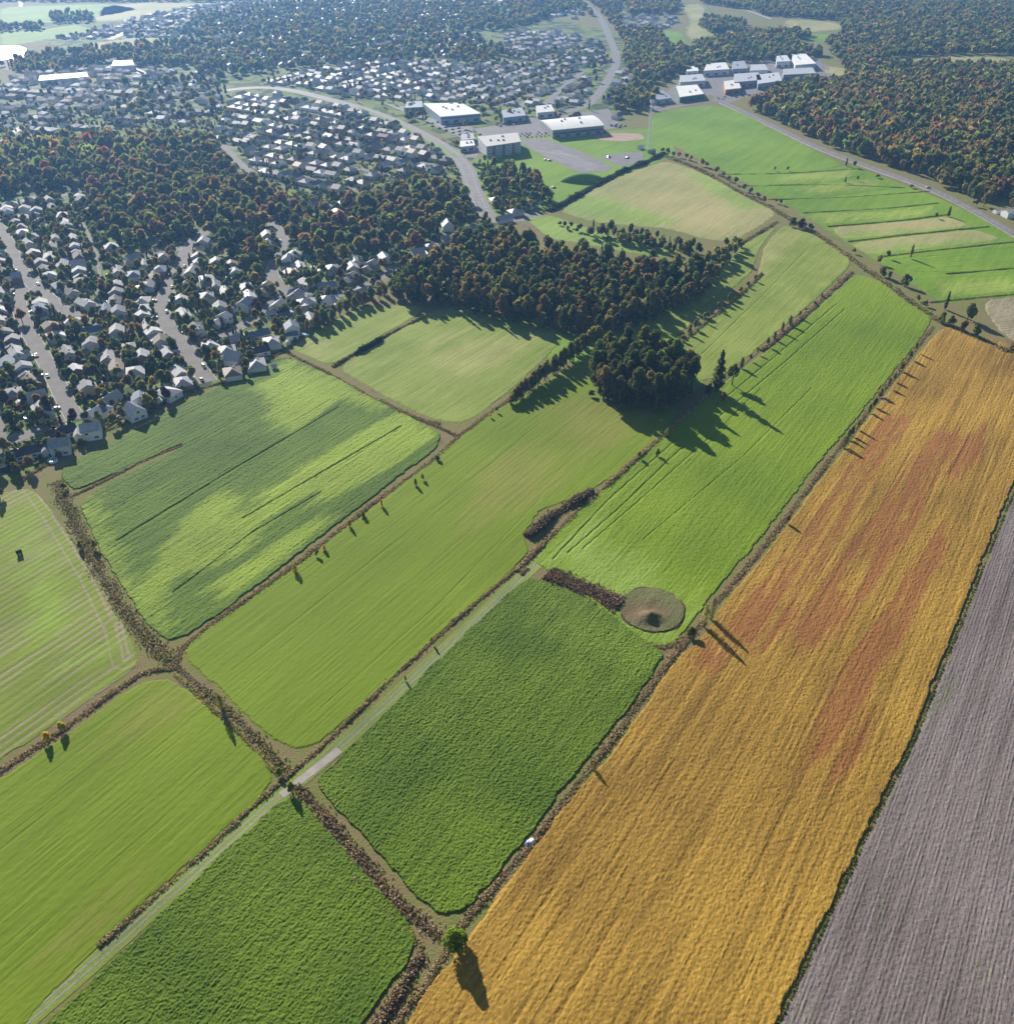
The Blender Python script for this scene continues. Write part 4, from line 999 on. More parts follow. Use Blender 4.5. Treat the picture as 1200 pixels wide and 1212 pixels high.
# radio mast by the bright field
def mast():
    x, y = G(766, 178); Hh = 50.0
    t = thing('radio_mast', 'tall thin white lattice mast with antennas beside the bright green field', 'mast', (x, y, 0))
    b = MB(); r0, r1 = 1.1, .7
    leg = []
    for k in range(3):
        a = 2 * math.pi * k / 3; leg.append((math.cos(a), math.sin(a)))
        b.seg((r0 * leg[-1][0], r0 * leg[-1][1], 0), (r1 * leg[-1][0], r1 * leg[-1][1], Hh), .22, .2, (.75, .76, .78))
    z = 0; i = 0
    while z < Hh - 3:
        for k in range(3):
            A = leg[k]; B = leg[(k + 1) % 3]; ra = r0 + (r1 - r0) * z / Hh; rb = r0 + (r1 - r0) * (z + 3) / Hh
            b.seg((ra * A[0], ra * A[1], z), (rb * B[0], rb * B[1], z + 3), .1, .1, (.7, .71, .74)); b.seg((ra * A[0], ra * A[1], z), (ra * B[0], ra * B[1], z), .09, .09, (.7, .71, .74))
        z += 3; i += 1
    b.build('lattice', M['steel'], t)
    for k in range(6):
        a = math.pi / 3 * k; b = MB(); b.box(-.35, .35, -.15, .15, Hh - 3.2, Hh - .4, (.75, .77, .8), rz=a, o=(1.9 * math.cos(a), 1.9 * math.sin(a))); b.seg((0, 0, Hh - 1.5), (1.8 * math.cos(a), 1.8 * math.sin(a), Hh - 1.5), .09, .09, (.6, .6, .62)); b.build('antenna', M['steel'], t)
mast()
def cabin(label, px, py, w, d, h_, wc, rc, rz=.6, name='shed', cat='shed', group=None):
    x, y = G(px, py); t = thing(name, label, cat, (x, y, 0), rz, group)
    W = MB(); gable_wall(W, -w / 2, w / 2, -d / 2, d / 2, 0, h_, h_ * .35); W.build('wall', M['siding'], t, color=wc)
    R = MB(); gable(R, -w / 2, w / 2, -d / 2, d / 2, h_, h_ * .35, ov=.2, th=.1); R.build('roof', M['roofing'], t, color=rc)
    D = MB(); D.box(-.5, .5, -d / 2 - .06, -d / 2 - .003, .1, min(2, h_ * .85), (.3, .3, .32)); D.build('door', M['paint'], t)
    return t
cabin('white equipment cabin at the foot of the radio mast', 758, 176, 6, 4, 3, (.7, .72, .74), (.7, .7, .68), name='equipment_cabin', cat='cabin')
cabin('blue-grey equipment shed right of the mast foot', 771, 181, 7, 5, 3, (.2, .3, .45), (.3, .36, .45), name='equipment_cabin', cat='cabin')
cabin('small dark hunting hut standing alone in the striped stubble field', 24, 657, 2.0, 1.8, 1.9, (.03, .03, .035), (.04, .04, .045), name='hut', cat='hut')
cabin('white farmhouse by the country road at the right edge', 1196, 256, 14, 9, 4.5, (.7, .7, .7), (.5, .52, .56), name='farmhouse', cat='house', rz=.2)
cabin('small farm shed left of the farmhouse', 1180, 252, 6, 5, 2.6, (.6, .6, .58), (.4, .4, .42), rz=.2)
for i, (px, py, rz, ty, wc, rc, l) in enumerate([(597,262,.5,0,0,0,'white house left of the meadow between wood and boulevard'),(588,240,.3,1,0,2,'pale hipped house under the trees beside the boulevard'),(628,245,.5,3,0,2,'white gabled house right of the dark trees by the meadow'),(588,226,.8,0,0,2,'small blue-roofed house hidden under the trees at the boulevard'),(530,272,.2,4,0,0,'white cottage at the top of the middle wood'),(523,240,.4,0,2,0,'grey house among the red trees left of the boulevard'),(680,140,.6,5,3,3,'brown-roofed house just right of the arena'),(730,140,.9,1,0,4,'dark-roofed house behind the arena'),(610,254,.5,1,1,0,'cream house at the meadow corner')]):
    x, y = G(px, py); t = thing('house', l, 'house', (x, y, 0), rz, 'houses by the boulevard')
    for nm, me, kind in HT[ty]:
        if nm in ('wall', 'roof'): link(nm, me, t, color=WALLC[wc][1] if kind == 'wall' else ROOFC[rc][1])
# grassy mound that throws its shaded side to the viewer
def mound(px, py, rx, ry, h_):
    x, y = G(px, py); g = np.linspace(-1.15, 1.15, 70); X, Y = np.meshgrid(g, g); r = np.hypot(X, Y)
    z = h_ * np.clip(1 - r ** 2, 0, 1) ** .8 - .1; idx = np.arange(X.size).reshape(X.shape)
    k = r[:-1, :-1] < 1.1
    Fq = np.stack([idx[:-1, :-1][k], idx[:-1, 1:][k], idx[1:, 1:][k], idx[1:, :-1][k]], 1)
    me = mesh_np('grass_mound', np.stack([X.ravel() * rx + x, Y.ravel() * ry + y, z.ravel()], 1), Fq, [lush], smooth=True)
    struct(link('grass_mound', me))
mound(690, 214, 23, 9, 7.5)
# ---------------------------------------------------------------- trees
def crown_leaves(rg, kind, n, ls, seed_=0, lobes=(12, 18), nj=.3):
    """leaf clumps for a crown 1 m wide in radius and 1 m high (z 0..1), as loose quads"""
    if kind == 'conifer':
        t = rg.uniform(0, 1, n) ** .85; lay = np.round(t * 11) / 11
        rad = np.minimum((1 - lay) ** .62, .35 + lay * 3) * (.7 + .3 * np.sin(lay * 37 + seed_)) * (.75 + .25 * rg.uniform(size=n)) * (1 - .35 * np.abs(t - lay) * 11)
        a = rg.uniform(0, 2 * np.pi, n); rad = rad * (.8 + .2 * np.sin(a * 7 + lay * 20)) * np.sqrt(rg.uniform(.15, 1, n))
        c = np.stack([rad * np.cos(a), rad * np.sin(a), t * .97 + .02 - rad * .06], 1)
        nrm = np.stack([np.cos(a) * .5, np.sin(a) * .5, np.full(n, .9)], 1)
    elif kind == 'poplar':
        t = rg.uniform(0, 1, n); prof = np.sin(np.clip(t, .02, .98) ** .7 * np.pi) ** .6
        a = rg.uniform(0, 2 * np.pi, n); rad = prof * rg.uniform(.35, 1, n) ** .5 * (.8 + .3 * np.sin(a * 3 + t * 9))
        c = np.stack([rad * np.cos(a), rad * np.sin(a), t], 1); nrm = c - np.array([0, 0, .5]); nrm[:, 2] *= .5
    else:
        k = rg.integers(*lobes); L = []
        for i in range(k):
            a = rg.uniform(0, 2 * np.pi); zz = rg.uniform(.18, .8); rr = rg.uniform(.25, .62) * math.sin(min(1, zz * 1.25 + .1) * math.pi) ** .5 if i else 0
            L.append((rr * math.cos(a), rr * math.sin(a), zz if i else .62, rg.uniform(.2, .34) * (1.2 if lobes[1] < 11 else 1)))
        L = np.array(L); j = rg.integers(0, k, n)
        d = rg.normal(size=(n, 3)); d /= np.linalg.norm(d, axis=1)[:, None]; d[:, 2] = np.abs(d[:, 2]) * np.where(rg.uniform(size=n) < .8, 1, -1)
        rr = L[j, 3] * rg.uniform(.7, 1.05, n) ** .6
        c = L[j, :3] + d * rr[:, None] * np.array([1, 1, .62]); nrm = d
    nrm = nrm / (np.linalg.norm(nrm, axis=1)[:, None] + 1e-9) + rg.normal(size=(n, 3)) * nj
    nrm /= np.linalg.norm(nrm, axis=1)[:, None]
    r = rg.normal(size=(n, 3)); u = np.cross(nrm, r); u /= np.linalg.norm(u, axis=1)[:, None]; v = np.cross(nrm, u)
    s = (ls * rg.uniform(.6, 1.35, n))[:, None]
    return c, u, v, s
def crown_template(seed, kind, n, ls, aspect=1.3, core=True):
    """arrays V (unit: radius 1, height = aspect), F quads, tint per face.  Leaf size in the same unit."""
    rg = np.random.default_rng(seed)
    c, u, v, s = crown_leaves(rg, kind, n, ls, seed, (13, 19) if n > 1000 else (7, 10), .75 if n > 1000 else .55)
    c = c * np.array([1, 1, aspect])
    V = np.stack([c - u * s - v * s * .7, c + u * s - v * s * .7, c + u * s + v * s * .7, c - u * s + v * s * .7], 1).reshape(-1, 3)
    Fq = np.arange(4 * n).reshape(n, 4)
    tint = .72 + .56 * rg.uniform(size=n) ** 1.3
    tint *= .8 + .4 * vn(c[:, 0] * 2.2 + 9, c[:, 1] * 2.2 + c[:, 2] * 2 + seed, 3)
    if core and n < 1500:
        m1, m2 = 8, 5; cv = []
        for i in range(m2 + 1):
            t = i / m2
            for j in range(m1):
                a = 2 * math.pi * j / m1
                if kind == 'conifer': rr = .4 * (1 - t) + .02; zz = t * .92 + .04
                elif kind == 'poplar': rr = .55 * math.sin(max(.05, min(.95, t)) * math.pi) ** .6; zz = .06 + t * .86
                else: rr = .38 * math.sin(max(.04, min(.96, t)) * math.pi) ** .7; zz = .2 + t * .5
                rr *= .85 + .3 * rg.uniform(); cv.append((rr * math.cos(a), rr * math.sin(a), zz * aspect))
        n0 = len(V); V = np.vstack([V, np.array(cv)])
        cf = [(n0 + i * m1 + j, n0 + i * m1 + (j + 1) % m1, n0 + (i + 1) * m1 + (j + 1) % m1, n0 + (i + 1) * m1 + j) for i in range(m2) for j in range(m1)]
        Fq = np.vstack([Fq, cf]); tint = np.r_[tint, np.full(len(cf), .7)]
    V[:, 2] = np.maximum(V[:, 2], -.05)
    return V.astype(np.float32), Fq, tint
TPL = {}
for kd, asp in (('broad', 1.45), ('conifer', 3.6), ('poplar', 3.0)):
    TPL[kd, 'hi'] = [crown_template(100 + i, kd, 3200 if kd != 'poplar' else 1800, .05 if kd == 'broad' else .06, asp) for i in range(6)]
    TPL[kd, 'mid'] = [crown_template(200 + i, kd, 600, .105 if kd == 'broad' else .11, asp) for i in range(7)]
    TPL[kd, 'low'] = [crown_template(300 + i, kd, 220, .17, asp) for i in range(8)]
    TPL[kd, 'far'] = [crown_template(400 + i, kd, 50, .32, asp) for i in range(8)]
CM = {}
def crown_mesh(kd, lod, i):
    if (kd, lod, i) not in CM:
        V, Fq, t = TPL[kd, lod][i]; CM[kd, lod, i] = mesh_np('crown', V, Fq, [M['leaf']], np.repeat(t[:, None], 3, 1))
    return CM[kd, lod, i]
def trunk_mesh():
    b = MB(); k = (1, 1, 1)
    b.cyl(0, 0, -.02, .45, .030, .020, 7, k, cap=False); b.cyl(0, 0, .45, .85, .020, .006, 7, k, dx=.02, dy=.01)
    for i in range(5):
        a = i * 2.4; z = .3 + .08 * i
        b.seg((0, 0, z), (.16 * math.cos(a), .16 * math.sin(a), z + .17), .010, .004, k)
    return b.mesh('trunk', M['bark'])
TRUNK = trunk_mesh()
COLS = {'olive': (.2, .185, .065), 'dark green': (.085, .11, .042), 'green': (.135, .165, .05), 'rust-brown': (.23, .155, .08), 'yellow-green': (.27, .27, .04), 'red': (.28, .1, .075), 'tan': (.2, .165, .07), 'yellow': (.55, .46, .08), 'pale sage': (.3, .33, .2), 'plum': (.085, .035, .045), 'pale olive': (.21, .23, .075)}
TREES = []    # dict(x,y,h,r,kind,c,label,region)
def tree(px, py, h_, r, kind='broad', c='olive', label=None, region=None, cat='tree', xy=None):
    x, y = xy if xy is not None else G(px, py)
    TREES.append(dict(x=x, y=y, h=h_, r=r, kind=kind, c=c, label=label, region=region))
def pick(rg, pal):
    t = rg.uniform(0, sum(w for _, w in pal))
    for n_, w in pal:
        t -= w
        if t <= 0: return n_
    return pal[0][0]
ROADPTS = np.vstack([q for q, w in ROADS if w >= 9])
def wood(pts, sp, hh, rr, pal, region, conif=.15, clear=0, phrase=None, dens=1.0, px=True, bases_up=True):
    poly = GA(pts) if px else np.array(pts); x0, y0 = poly.min(0); x1, y1 = poly.max(0)
    gx = np.arange(x0, x1, sp); gy = np.arange(y0, y1, sp * .87)
    X, Y = np.meshgrid(gx, gy); X = X + (np.arange(len(gy)) % 2)[:, None] * sp / 2
    X = X + RNG.uniform(-.36, .36, X.shape) * sp; Y = Y + RNG.uniform(-.36, .36, Y.shape) * sp
    k = inside(X, Y, poly) & (RNG.uniform(size=X.shape) < dens)
    for x, y in zip(X[k], Y[k]):
        s = RNG.uniform(.72, 1.18)
        if clear and (not free(x, y, clear) or not off_road(x, y, clear)): continue
        if not clear and (np.hypot(ROADPTS[:, 0] - x, ROADPTS[:, 1] - y) < 13).any(): continue
        kd = 'conifer' if RNG.uniform() < conif else 'broad'
        v = fbm(np.array([x * .02]), np.array([y * .02]), 77, 2)[0]
        c = 'dark green' if kd == 'conifer' else pick(RNG, pal)
        TREES.append(dict(x=x, y=y, h=RNG.uniform(*hh) * s * (1.1 if kd == 'conifer' else 1), r=RNG.uniform(*rr) * s * (.62 if kd == 'conifer' else 1), kind=kd, c=c, label=None, region=region))
autumn = [('olive', 4), ('green', 3), ('dark green', 3), ('rust-brown', 2.2), ('pale olive', 1.5), ('red', .35), ('tan', .8)]
mixedw = [('olive', 4), ('green', 3), ('dark green', 4), ('rust-brown', 1.4), ('tan', .4), ('pale olive', 1)]
greenw = [('olive', 3), ('green', 3), ('dark green', 4), ('pale olive', 1)]
town = [('olive', 3), ('green', 4), ('dark green', 4), ('yellow-green', .3), ('rust-brown', .5), ('plum', .4), ('tan', .5), ('pale olive', .6)]

# surveyed single trees
tree(538, 1122, 9.4, 4.4, 'broad', 'yellow-green', 'bright yellow-green tree alone at the lower ditch corner of the gold field')
tree(264, 842, 8.5, 1.3, 'poplar', 'olive', 'slender olive sapling on the ditch bank above the smooth left field')
tree(346, 938, 6.0, 1.6, 'broad', 'yellow-green', 'small yellow-green tree right beside the gravel crossing of the ditch')
tree(331, 916, 3.2, 1.6, 'broad', 'yellow-green', 'low yellow-green bush just above the gravel crossing')
tree(57, 878, 5.2, 2.0, 'broad', 'yellow', 'yellow tree at the stubble field edge, left one of two')
tree(74, 866, 5.2, 2.1, 'broad', 'yellow', 'yellow tree at the stubble field edge, right one of two')
tree(511, 762, 3.4, .9, 'broad', 'yellow-green', 'tiny yellow-green tree beside the grass track')
tree(480, 806, 3.0, .5, 'poplar', 'olive', 'thin sapling beside the grass track, below the tiny yellow-green tree')
tree(96, 650, 4.6, 1.6, 'broad', 'olive', 'olive bush-like tree in the weedy ditch, left one of two')
tree(113, 650, 5.2, 2.2, 'broad', 'yellow-green', 'rounded yellow-olive tree in the weedy ditch, right one of two')
tree(76, 580, 4, 2.0, 'broad', 'green', 'small green tree at the upper end of the weedy ditch')
tree(833, 742, 12.0, 1.7, 'poplar', 'pale sage', 'slender pale sage tree on the gold field ditch, left one of two')
tree(841, 733, 11.0, 1.5, 'poplar', 'pale sage', 'slender pale sage tree on the gold field ditch, right one of two')
tree(817, 752, 5.0, 2.6, 'broad', 'green', 'round green tree between the ring bank and the two pale trees')
tree(703, 912, 4.2, .8, 'poplar', 'olive', 'lone sapling low down on the gold field ditch')
tree(931, 620, 5.4, 1.4, 'broad', 'olive', 'single small tree halfway up the gold field ditch')
for i, (x, y) in enumerate([(998,530),(1003,520),(1007,516),(1014,509),(1028,489),(1034,482),(1041,470),(1051,460),(1057,452),(1066,440),(1076,426),(1082,417)]):
    tree(x, y, random.uniform(5.5, 8), random.uniform(1.0, 1.9), random.choice(['broad', 'poplar']), random.choice(['olive', 'green', 'yellow-green', 'olive']), f'small tree on the upper gold field ditch, {ordinal(i)} from below')
tree(848, 464, 26, 6.6, 'conifer', 'dark green', 'tall dark spruce standing on the ditch right of the round grove')
tree(866, 456, 14, 4.5, 'broad', 'green', 'broad green tree right next to the tall spruce')
tree(838, 470, 9, 3.0, 'broad', 'dark green', 'dark tree at the foot of the tall spruce, left side')
tree(855, 474, 6, 2.2, 'broad', 'rust-brown', 'low rusty tree in front of the tall spruce')
tree(778, 540, 5, 1.6, 'broad', 'olive', 'small olive tree at the tip of the grove shadow on the ditch')
tree(790, 518, 6.5, 1.8, 'poplar', 'olive', 'slim olive tree on the ditch just below the grove')
tree(756, 543, 4.5, 1.5, 'broad', 'rust-brown', 'small orange-brown tree on the ditch below the grove')
for i in range(14):
    s = i / 13; x = 878 + (1000 - 878) * s; y = 436 - (436 - 326) * s
    if i > 9 and i % 2: continue
    tree(x + random.uniform(-2, 2), y, random.uniform(4.2, 7.5) * (1 if i < 8 else .6), random.uniform(1.1, 2.0), random.choice(['broad', 'poplar', 'broad']), random.choice(['olive', 'yellow-green', 'tan', 'pale olive']), f'small hedge tree right of the tall spruce, {ordinal(i)} going up the ditch')
for i, (x, y) in enumerate([(802,410),(808,404),(816,396),(822,390),(833,381),(838,377),(850,368),(862,358),(876,347),(884,340),(893,333)]):
    tree(x, y, random.uniform(4.5, 7.5), random.uniform(1.3, 2.2), 'broad', random.choice(['olive', 'pale olive', 'tan']), f'small hedge tree above the round grove, {ordinal(i)} going up')
for i, (x, y) in enumerate([(500,568),(492,575),(452,600),(430,612),(414,624),(384,652),(376,658),(350,678),(518,545),(580,494),(588,488)]):
    tree(x, y, random.uniform(2.8, 4.4), random.uniform(.8, 1.5), random.choice(['broad', 'poplar']), random.choice(['yellow-green', 'tan', 'olive', 'yellow']), f'little tree on the ditch left of the smooth middle field, {ordinal(i)} of its scattered row')
# hedge of willows joining the grove
for i in range(24):
    s = i / 23; tree(606 + 98 * s + random.uniform(-2, 2), 478 - 72 * s, 7 + 5.5 * min(1, s * 2.5) + random.uniform(-1, 1), random.uniform(3.6, 4.8), 'broad', random.choice(['pale olive', 'olive', 'olive', 'green']), f'olive willow in the hedge left of the round grove, {ordinal(i)} from its lower end')
# the round grove
gp = GA([(688,450),(700,468),(740,486),(780,490),(806,478),(822,462),(812,444),(790,432),(740,426),(700,434)])
gi = 0
for yy in np.arange(gp[:, 1].min(), gp[:, 1].max(), 8.2):
    for xx in np.arange(gp[:, 0].min(), gp[:, 0].max(), 8.8):
        x = xx + random.uniform(-2.4, 2.4); y = yy + random.uniform(-2.4, 2.4)
        if inside(np.array([x]), np.array([y]), gp)[0]:
            e = 1 - .25 * (abs(x - gp[:, 0].mean()) / (np.ptp(gp[:, 0]) / 2)) ** 2
            TREES.append(dict(x=x, y=y, h=random.uniform(20, 26) * e, r=random.uniform(6.6, 8.6), kind='broad', c=random.choice(['dark green', 'dark green', 'dark green', 'olive', 'green']), label=None, region='grove')); gi += 1
for p in ((806,470),(796,480)): tree(*p, 24, 5.5, 'conifer', 'dark green', None, 'grove')
# trees beside and beyond the upper right hedgerow
for (x, y, h_, r, kd, c, l) in [
    (938,268,8,4.5,'broad','dark green','dark grey-green thicket tree at the top of the middle hedgerow'), (948,270,8.5,5,'broad','plum','dusky wide tree next to the thicket at the hedgerow top'), (958,272,6,3.5,'broad','dark green','right end of the dark thicket on the hedgerow'),
    (918,240,4.5,2.2,'broad','olive','small olive tree between the hay field and the narrow strips'), (924,242,5,2.4,'broad','dark green','small dark tree between the hay field and the narrow strips'),
    (1010,300,5,2,'broad','olive','olive tree at the head of the long green strip, nearest its corner'), (1040,312,6.5,3,'broad','tan','golden-tan bush tree at the head of the long green strip'), (1050,306,7,2.6,'broad','dark green','dark upright tree behind the golden-tan bush tree'),
    (1044,326,7,4.2,'broad','olive','rounded olive tree left of the pair above the long strip'), (1052,330,6.5,3.6,'broad','olive','olive tree between two rounded trees above the long strip'), (1070,338,9,4.6,'broad','green','large rounded green tree above the long strip'),
    (1077,306,11,1.5,'poplar','tan','bare thin tall tree standing out in the strips'), (1085,356,5,2.4,'broad','tan','small tan tree on the hedgerow behind the long strip'), (1094,362,5,2.4,'broad','pale olive','small pale tree on the hedgerow behind the long strip'),
    (1118,366,13,2.8,'conifer','dark green','dark pointed tree at the upper corner of the gold field'), (1114,382,8,3.6,'broad','green','green tree at the upper left corner of the gold field'), (1124,386,8,3.6,'broad','olive','olive tree beside the upper corner of the gold field'),
    (1144,380,13,5.5,'broad','green','large green tree behind the top edge of the gold field'), (1138,392,8,4.0,'broad','olive','olive tree in front of the large green tree at the gold field'), (1152,398,9,4.2,'broad','green','rounded green tree at the right of the clump on the gold field edge'),
    (1198,416,7,4,'broad','olive','olive tree cut by the right edge above the gold field'),
    (1001,196,8,2.4,'conifer','dark green','dark conifer beside the country road, left of two'), (1011,198,6.5,3,'broad','dark green','dark tree beside the country road, right of two'),
    (1000,216,5.5,1.8,'conifer','dark green','small conifer out in the strips, left of two'), (1014,214,5,1.8,'broad','green','small tree out in the strips, right of two'), (1038,210,3.5,3,'broad','dark green','low dark bush beside the country road'),
    (1078,222,3.5,3,'broad','dark green','low bush by the country road near the parked white car'), (1107,258,5,2,'broad','dark green','small dark tree on the strips, left of two near the road'), (1122,256,8.5,3,'conifer','dark green','dark conifer on the strips near the road'),
    (1164,244,13,6,'broad','olive','large spreading tree beyond the country road near the farmhouse'), (1153,244,7,3,'broad','tan','tan tree left of the large spreading tree'), (1197,246,10,4.5,'broad','olive','tree behind the farmhouse'),
    (917,202,4.5,2,'broad','olive','small tree on the left of the strips, first'), (932,202,4.5,2,'broad','green','small tree on the left of the strips, second')]:
    tree(x, y, h_, r, kd, c, l)
for i, (x, y) in enumerate([(784,180),(790,184),(797,186),(804,186),(812,188),(818,190),(830,196),(836,198),(848,206),(856,210),(862,214),(870,218),(880,226),(888,230),(896,234),(904,240)]):
    tree(x, y, random.uniform(5, 8.5), random.uniform(2.4, 4), 'broad', random.choice(['olive', 'green', 'tan', 'pale olive']), f'tree on the hedgerow between hay field and bright field, {ordinal(i)} from the mast')
# trees in the yards nearest the field
for (x, y, h_, r, kd, c, l) in [
    (59,490,12,4.6,'broad','dark green','big dark tree at the dead end of the straight street'), (57,500,6,2.6,'broad','olive','small olive tree in front of the big dark street-end tree'), (163,432,9,4.0,'broad','green','green round tree in the back gardens right of the footpath'), (154,424,7,3,'broad','yellow','yellow-topped tree beside the footpath in the back gardens'),
    (115,428,8,3.6,'broad','dark green','dark round tree in the back gardens left of the footpath'), (151,480,7.5,3.4,'broad','dark green','dark round tree right of the house by the footpath end'), (176,490,5,2.6,'broad','olive','small tree at the foot of the footpath on the field edge'),
    (68,420,6,2.6,'broad','rust-brown','reddish tree on the left of the straight street top'), (80,440,5.5,2.4,'broad','green','green tree in a front yard on the straight street'), (172,376,8.5,3.9,'broad','green','big green tree left of the curving street bend'), (213,384,9,4.2,'broad','olive','olive-topped tree inside the curve of the curving street'),
    (200,412,6.5,3.4,'broad','dark green','dark round tree on the left verge of the curving street'), (210,432,5.5,2.6,'broad','olive','smaller tree left of the curving street end'), (307,370,8,3.9,'broad','plum','purple-leaved tree among the houses above the brown bank'), (344,340,8,4.4,'broad','olive','broad olive tree left of the winding street'),
    (256,424,8,3.6,'broad','green','green tree on the corner where the curving street ends'), (246,412,6.5,3,'broad','tan','tan tree at the side street corner'), (264,388,8,3,'conifer','dark green','dark conifer between the houses of the side street'), (288,403,7.5,2.4,'conifer','dark green','dark conifer in front of the dark roof'),
    (27,382,10,4.5,'broad','rust-brown','brown-topped tree left of the junction of the left streets'), (18,392,9,4,'broad','dark green','dark tree under the brown-topped tree'), (58,372,7,3.4,'broad','green','round green tree at the bend of the westernmost street'), (52,376,5,2.6,'broad','rust-brown','rusty small tree at the bend of the westernmost street'),
    (4,404,8,4,'broad','olive','olive tree at the left edge above the cream houses'), (20,562,8,3.6,'broad','olive','olive tree at the top of the stubble field'), (0,590,9,3.2,'broad','dark green','dark tree cut by the left edge beside the stubble field'), (97,528,5,2.6,'broad','olive','olive tree on the field edge behind the end houses, left'),
    (113,518,4.5,2.2,'broad','pale olive','pale small tree on the field edge behind the end houses'), (144,506,4.5,2.4,'broad','rust-brown','orange-brown bush on the field edge'), (167,494,5,2.6,'broad','green','green tree on the field edge left of the footpath end'), (70,542,4,2,'broad','olive','olive bush where the weedy ditch meets the houses'),
    (335,398,6,2.6,'broad','tan','tan tree right of the brown bank'), (349,394,6.5,2.8,'broad','olive','olive tree right of the brown bank near the willows')]:
    tree(x, y, h_, r, kd, c, l)
for i in range(22):
    s = i / 21; tree(366 + 112 * s + random.uniform(-3, 3), 394 - 56 * s + random.uniform(-4, 1), random.uniform(8, 11.5), random.uniform(3, 4.2), 'broad', random.choice(['pale olive', 'olive', 'olive', 'green']), f'willow in the hedge behind the end houses, {ordinal(i)} from the left')
# the middle wood
MW = [(462,354),(500,363),(560,373),(620,386),(668,396),(706,401),(742,392),(780,378),(808,366),(830,350),(846,336),(840,328),(800,328),(760,322),(700,312),(650,305),(610,292),(580,286),(540,300),(505,318),(480,332)]
wood(MW, 8.6, (15, 19), (5, 6.4), mixedw, 'middle wood', .1)
wood([(690,280),(724,287),(780,299),(826,303),(832,296),(790,288),(740,280),(700,274)], 6.5, (8, 11), (3, 4), greenw, 'dark strip of trees in front of the hay field', .1)
wood([(656,268),(690,278),(690,274),(664,264)], 6.5, (4, 6), (2.4, 3), greenw, 'dark strip of trees in front of the hay field', .0)
wood([(830,338),(862,316),(884,294),(872,290),(840,306),(806,320)], 6.5, (7, 12), (3, 4.2), [('pale olive', 3), ('olive', 3), ('green', 1)], 'pale trees at the right tip of the middle wood', 0)
wood([(570,236),(592,238),(600,228),(626,232),(650,240),(640,222),(612,204),(580,204),(568,218)], 8.5, (12, 15), (4.5, 6), mixedw, 'dark clump beside the boulevard and the meadow', .1, clear=3.5)
# the suburban wood
wood(W2, 12.5, (11, 16), (5.6, 7.8), autumn, 'autumn wood inside the suburb', .04, clear=2.2, dens=.95)
for pl, sp in ((MW, 8), (W2, 13), ([(688,450),(700,470),(740,488),(780,492),(808,480),(824,462),(812,444),(740,426)], 8)):
    wood(pl, sp, (5, 8), (3.4, 4.6), [('dark green', 3), ('green', 2), ('olive', 2)], 'understorey', 0, clear=2.2 if pl is W2 else 0)
# scattered through the yards
n0 = len(TREES)
for k in range(16000):
    x = RNG.uniform(-660, 60); y = RNG.uniform(330, 1150)
    if not inside(np.array([x]), np.array([y]), NEAR_TOWN)[0] or in_poly((x, y), WOODY): continue
    px, py = P(x, y)
    if px < -30 or py < 110 or py > 560 or not off_road(x, y, 4 if py < 190 else 1): continue
    if py > 190 and not (free(x, y, -1.3) and off_road(x, y, 1.0)): continue
    s = RNG.uniform(.55, 1.25)
    if py < 236:
        s *= .75
        if RNG.uniform() > .3: continue
    if any((x - t['x']) ** 2 + (y - t['y']) ** 2 < 12 for t in TREES[-220:]): continue
    if len(TREES) - n0 > 4200: break
    kd = 'conifer' if RNG.uniform() < .16 else 'broad'
    TREES.append(dict(x=x, y=y, h=8.2 * s, r=3.3 * s * (.6 if kd == 'conifer' else 1), kind=kd, c='dark green' if kd == 'conifer' else pick(RNG, town), label=None, region='yards of the suburb'))
for pts, dn in (([(300,96),(420,122),(520,158),(600,150),(735,130),(745,100),(735,60),(640,60),(300,70)], .34), ([(0,100),(260,88),(262,146),(0,168)], .25), ([(60,46),(330,-2),(330,20),(200,44)], .3)):
    wood(pts, 14, (6, 10), (3, 4.5), town, 'far trees among the houses', .12, dens=dn)
